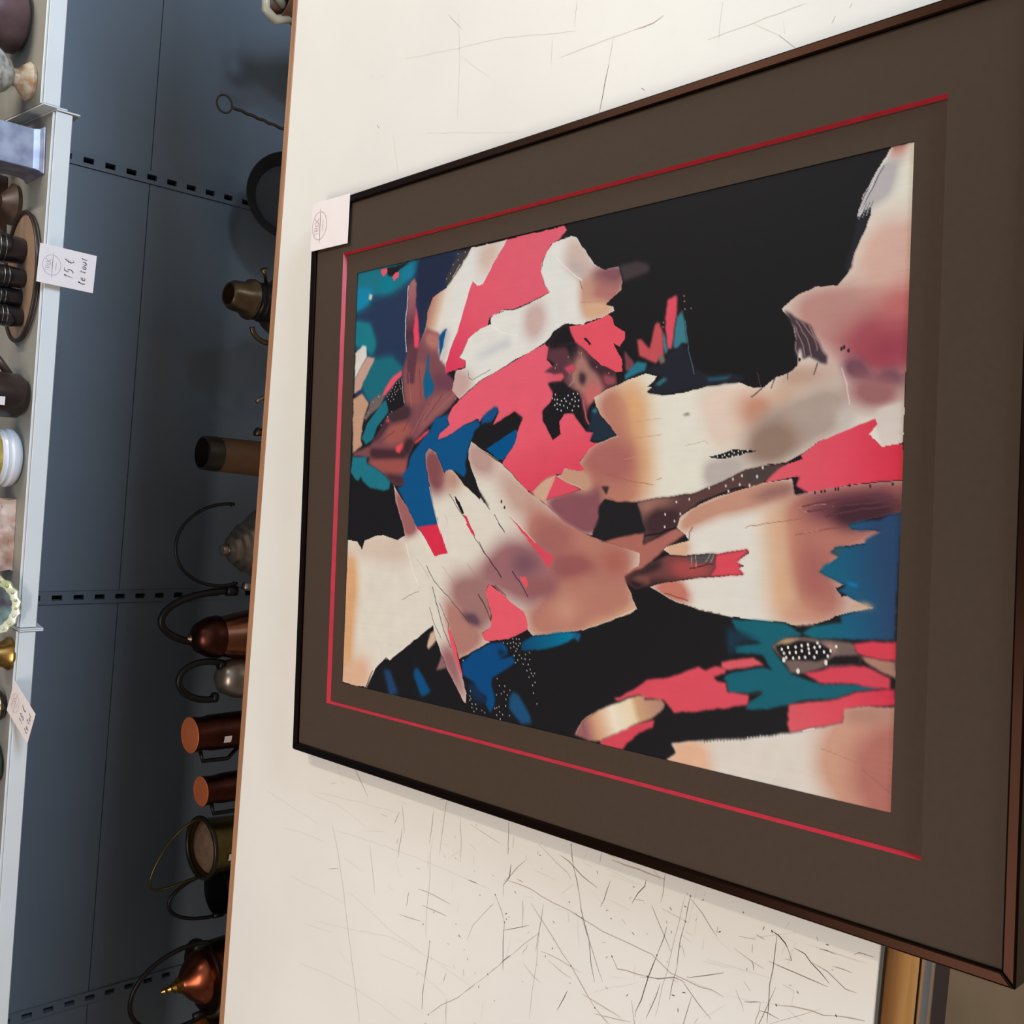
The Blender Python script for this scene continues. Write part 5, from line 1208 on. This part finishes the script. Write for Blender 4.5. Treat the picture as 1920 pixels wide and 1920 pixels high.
lat(e, 'body', bowl_of([(0.04, 0), (0.052, 0.01), (0.058, 0.10), (0.066, 0.195), (0.069, 0.226)], 0.003), GBR)
MB().tube([(0.070 * math.cos(a * math.pi / 20), 0.070 * math.sin(a * math.pi / 20), 0.227) for a in range(40)], 0.006, 10, True).build('rim', mat('basket_rim', (52, 46, 34), 0.35, 0.6), e, True)
lat(e, 'dried_filling', [(0.063, 0.212), (0.05, 0.222), (0.02, 0.232), (0.001, 0.234)], mat('beige_filling', (112, 88, 68), 0.9, vary=0.2, scale=50))
MB().tube(smooth([(0.070, 0.0, 0.226), (0.074, -0.015, 0.27), (0.045, -0.03, 0.325), (-0.01, -0.035, 0.362), (-0.055, -0.03, 0.366), (-0.074, -0.015, 0.325), (-0.070, 0, 0.226)]), 0.003, 8).build('bail_handle', GBR, e, True)
obj('price_sticker', [(-0.016, -0.0655, 0.170), (0.0, -0.067, 0.170), (0.0, -0.0690, 0.192), (-0.016, -0.0675, 0.192)], [(0, 1, 2, 3)], CARD, e)
kettle('iron_cauldron', -1.148, 2.27, 'black iron cauldron with a hoop handle behind the brass basket',
       bowl_of([(0.04, 0), (0.058, 0.02), (0.063, 0.08), (0.058, 0.14), (0.062, 0.155)], 0.004), None, IRN, IRN, IRN, 0.058, (0, -0.01, 0.155), 0.13, 0.0045, a0=0, a1=180, cat='cauldron')
kettle('copper_pail', -1.315, 2.22, 'copper lidded pail with slim hoop handle and stepped brass finial',
       [(0.06, 0), (0.07, 0.01), (0.074, 0.10), (0.076, 0.185), (0.090, 0.200), (0.090, 0.206), (0.064, 0.208)], [(0.064, 0.208), (0.062, 0.216), (0.046, 0.238), (0.026, 0.254), (0.020, 0.260)],
       COPD, COP, IRN, 0.098, (0.0, -0.012, 0.250), 0.140, 0.0055, a0=-28, a1=208, rot=(0, -0.08, 0), knob=[(0.018, 0.260), (0.019, 0.266), (0.012, 0.270), (0.015, 0.276), (0.008, 0.282), (0.010, 0.288), (0.005, 0.294), (0.008, 0.302), (0.002, 0.309)], km=BRS, cat='pail')
e = put('brass_mortar', -1.49, 2.20, 'brass mortar at the far left of the base deck', 'mortar')
lat(e, 'body', bowl_of([(0.05, 0), (0.052, 0.01), (0.04, 0.03), (0.05, 0.12), (0.062, 0.19), (0.066, 0.20)], 0.005), BRS)
MB().tube([(0.0, 0, 0.012), (0.03, -0.02, 0.24)], [0.012, 0.009]).build('pestle', BRS, e, True)
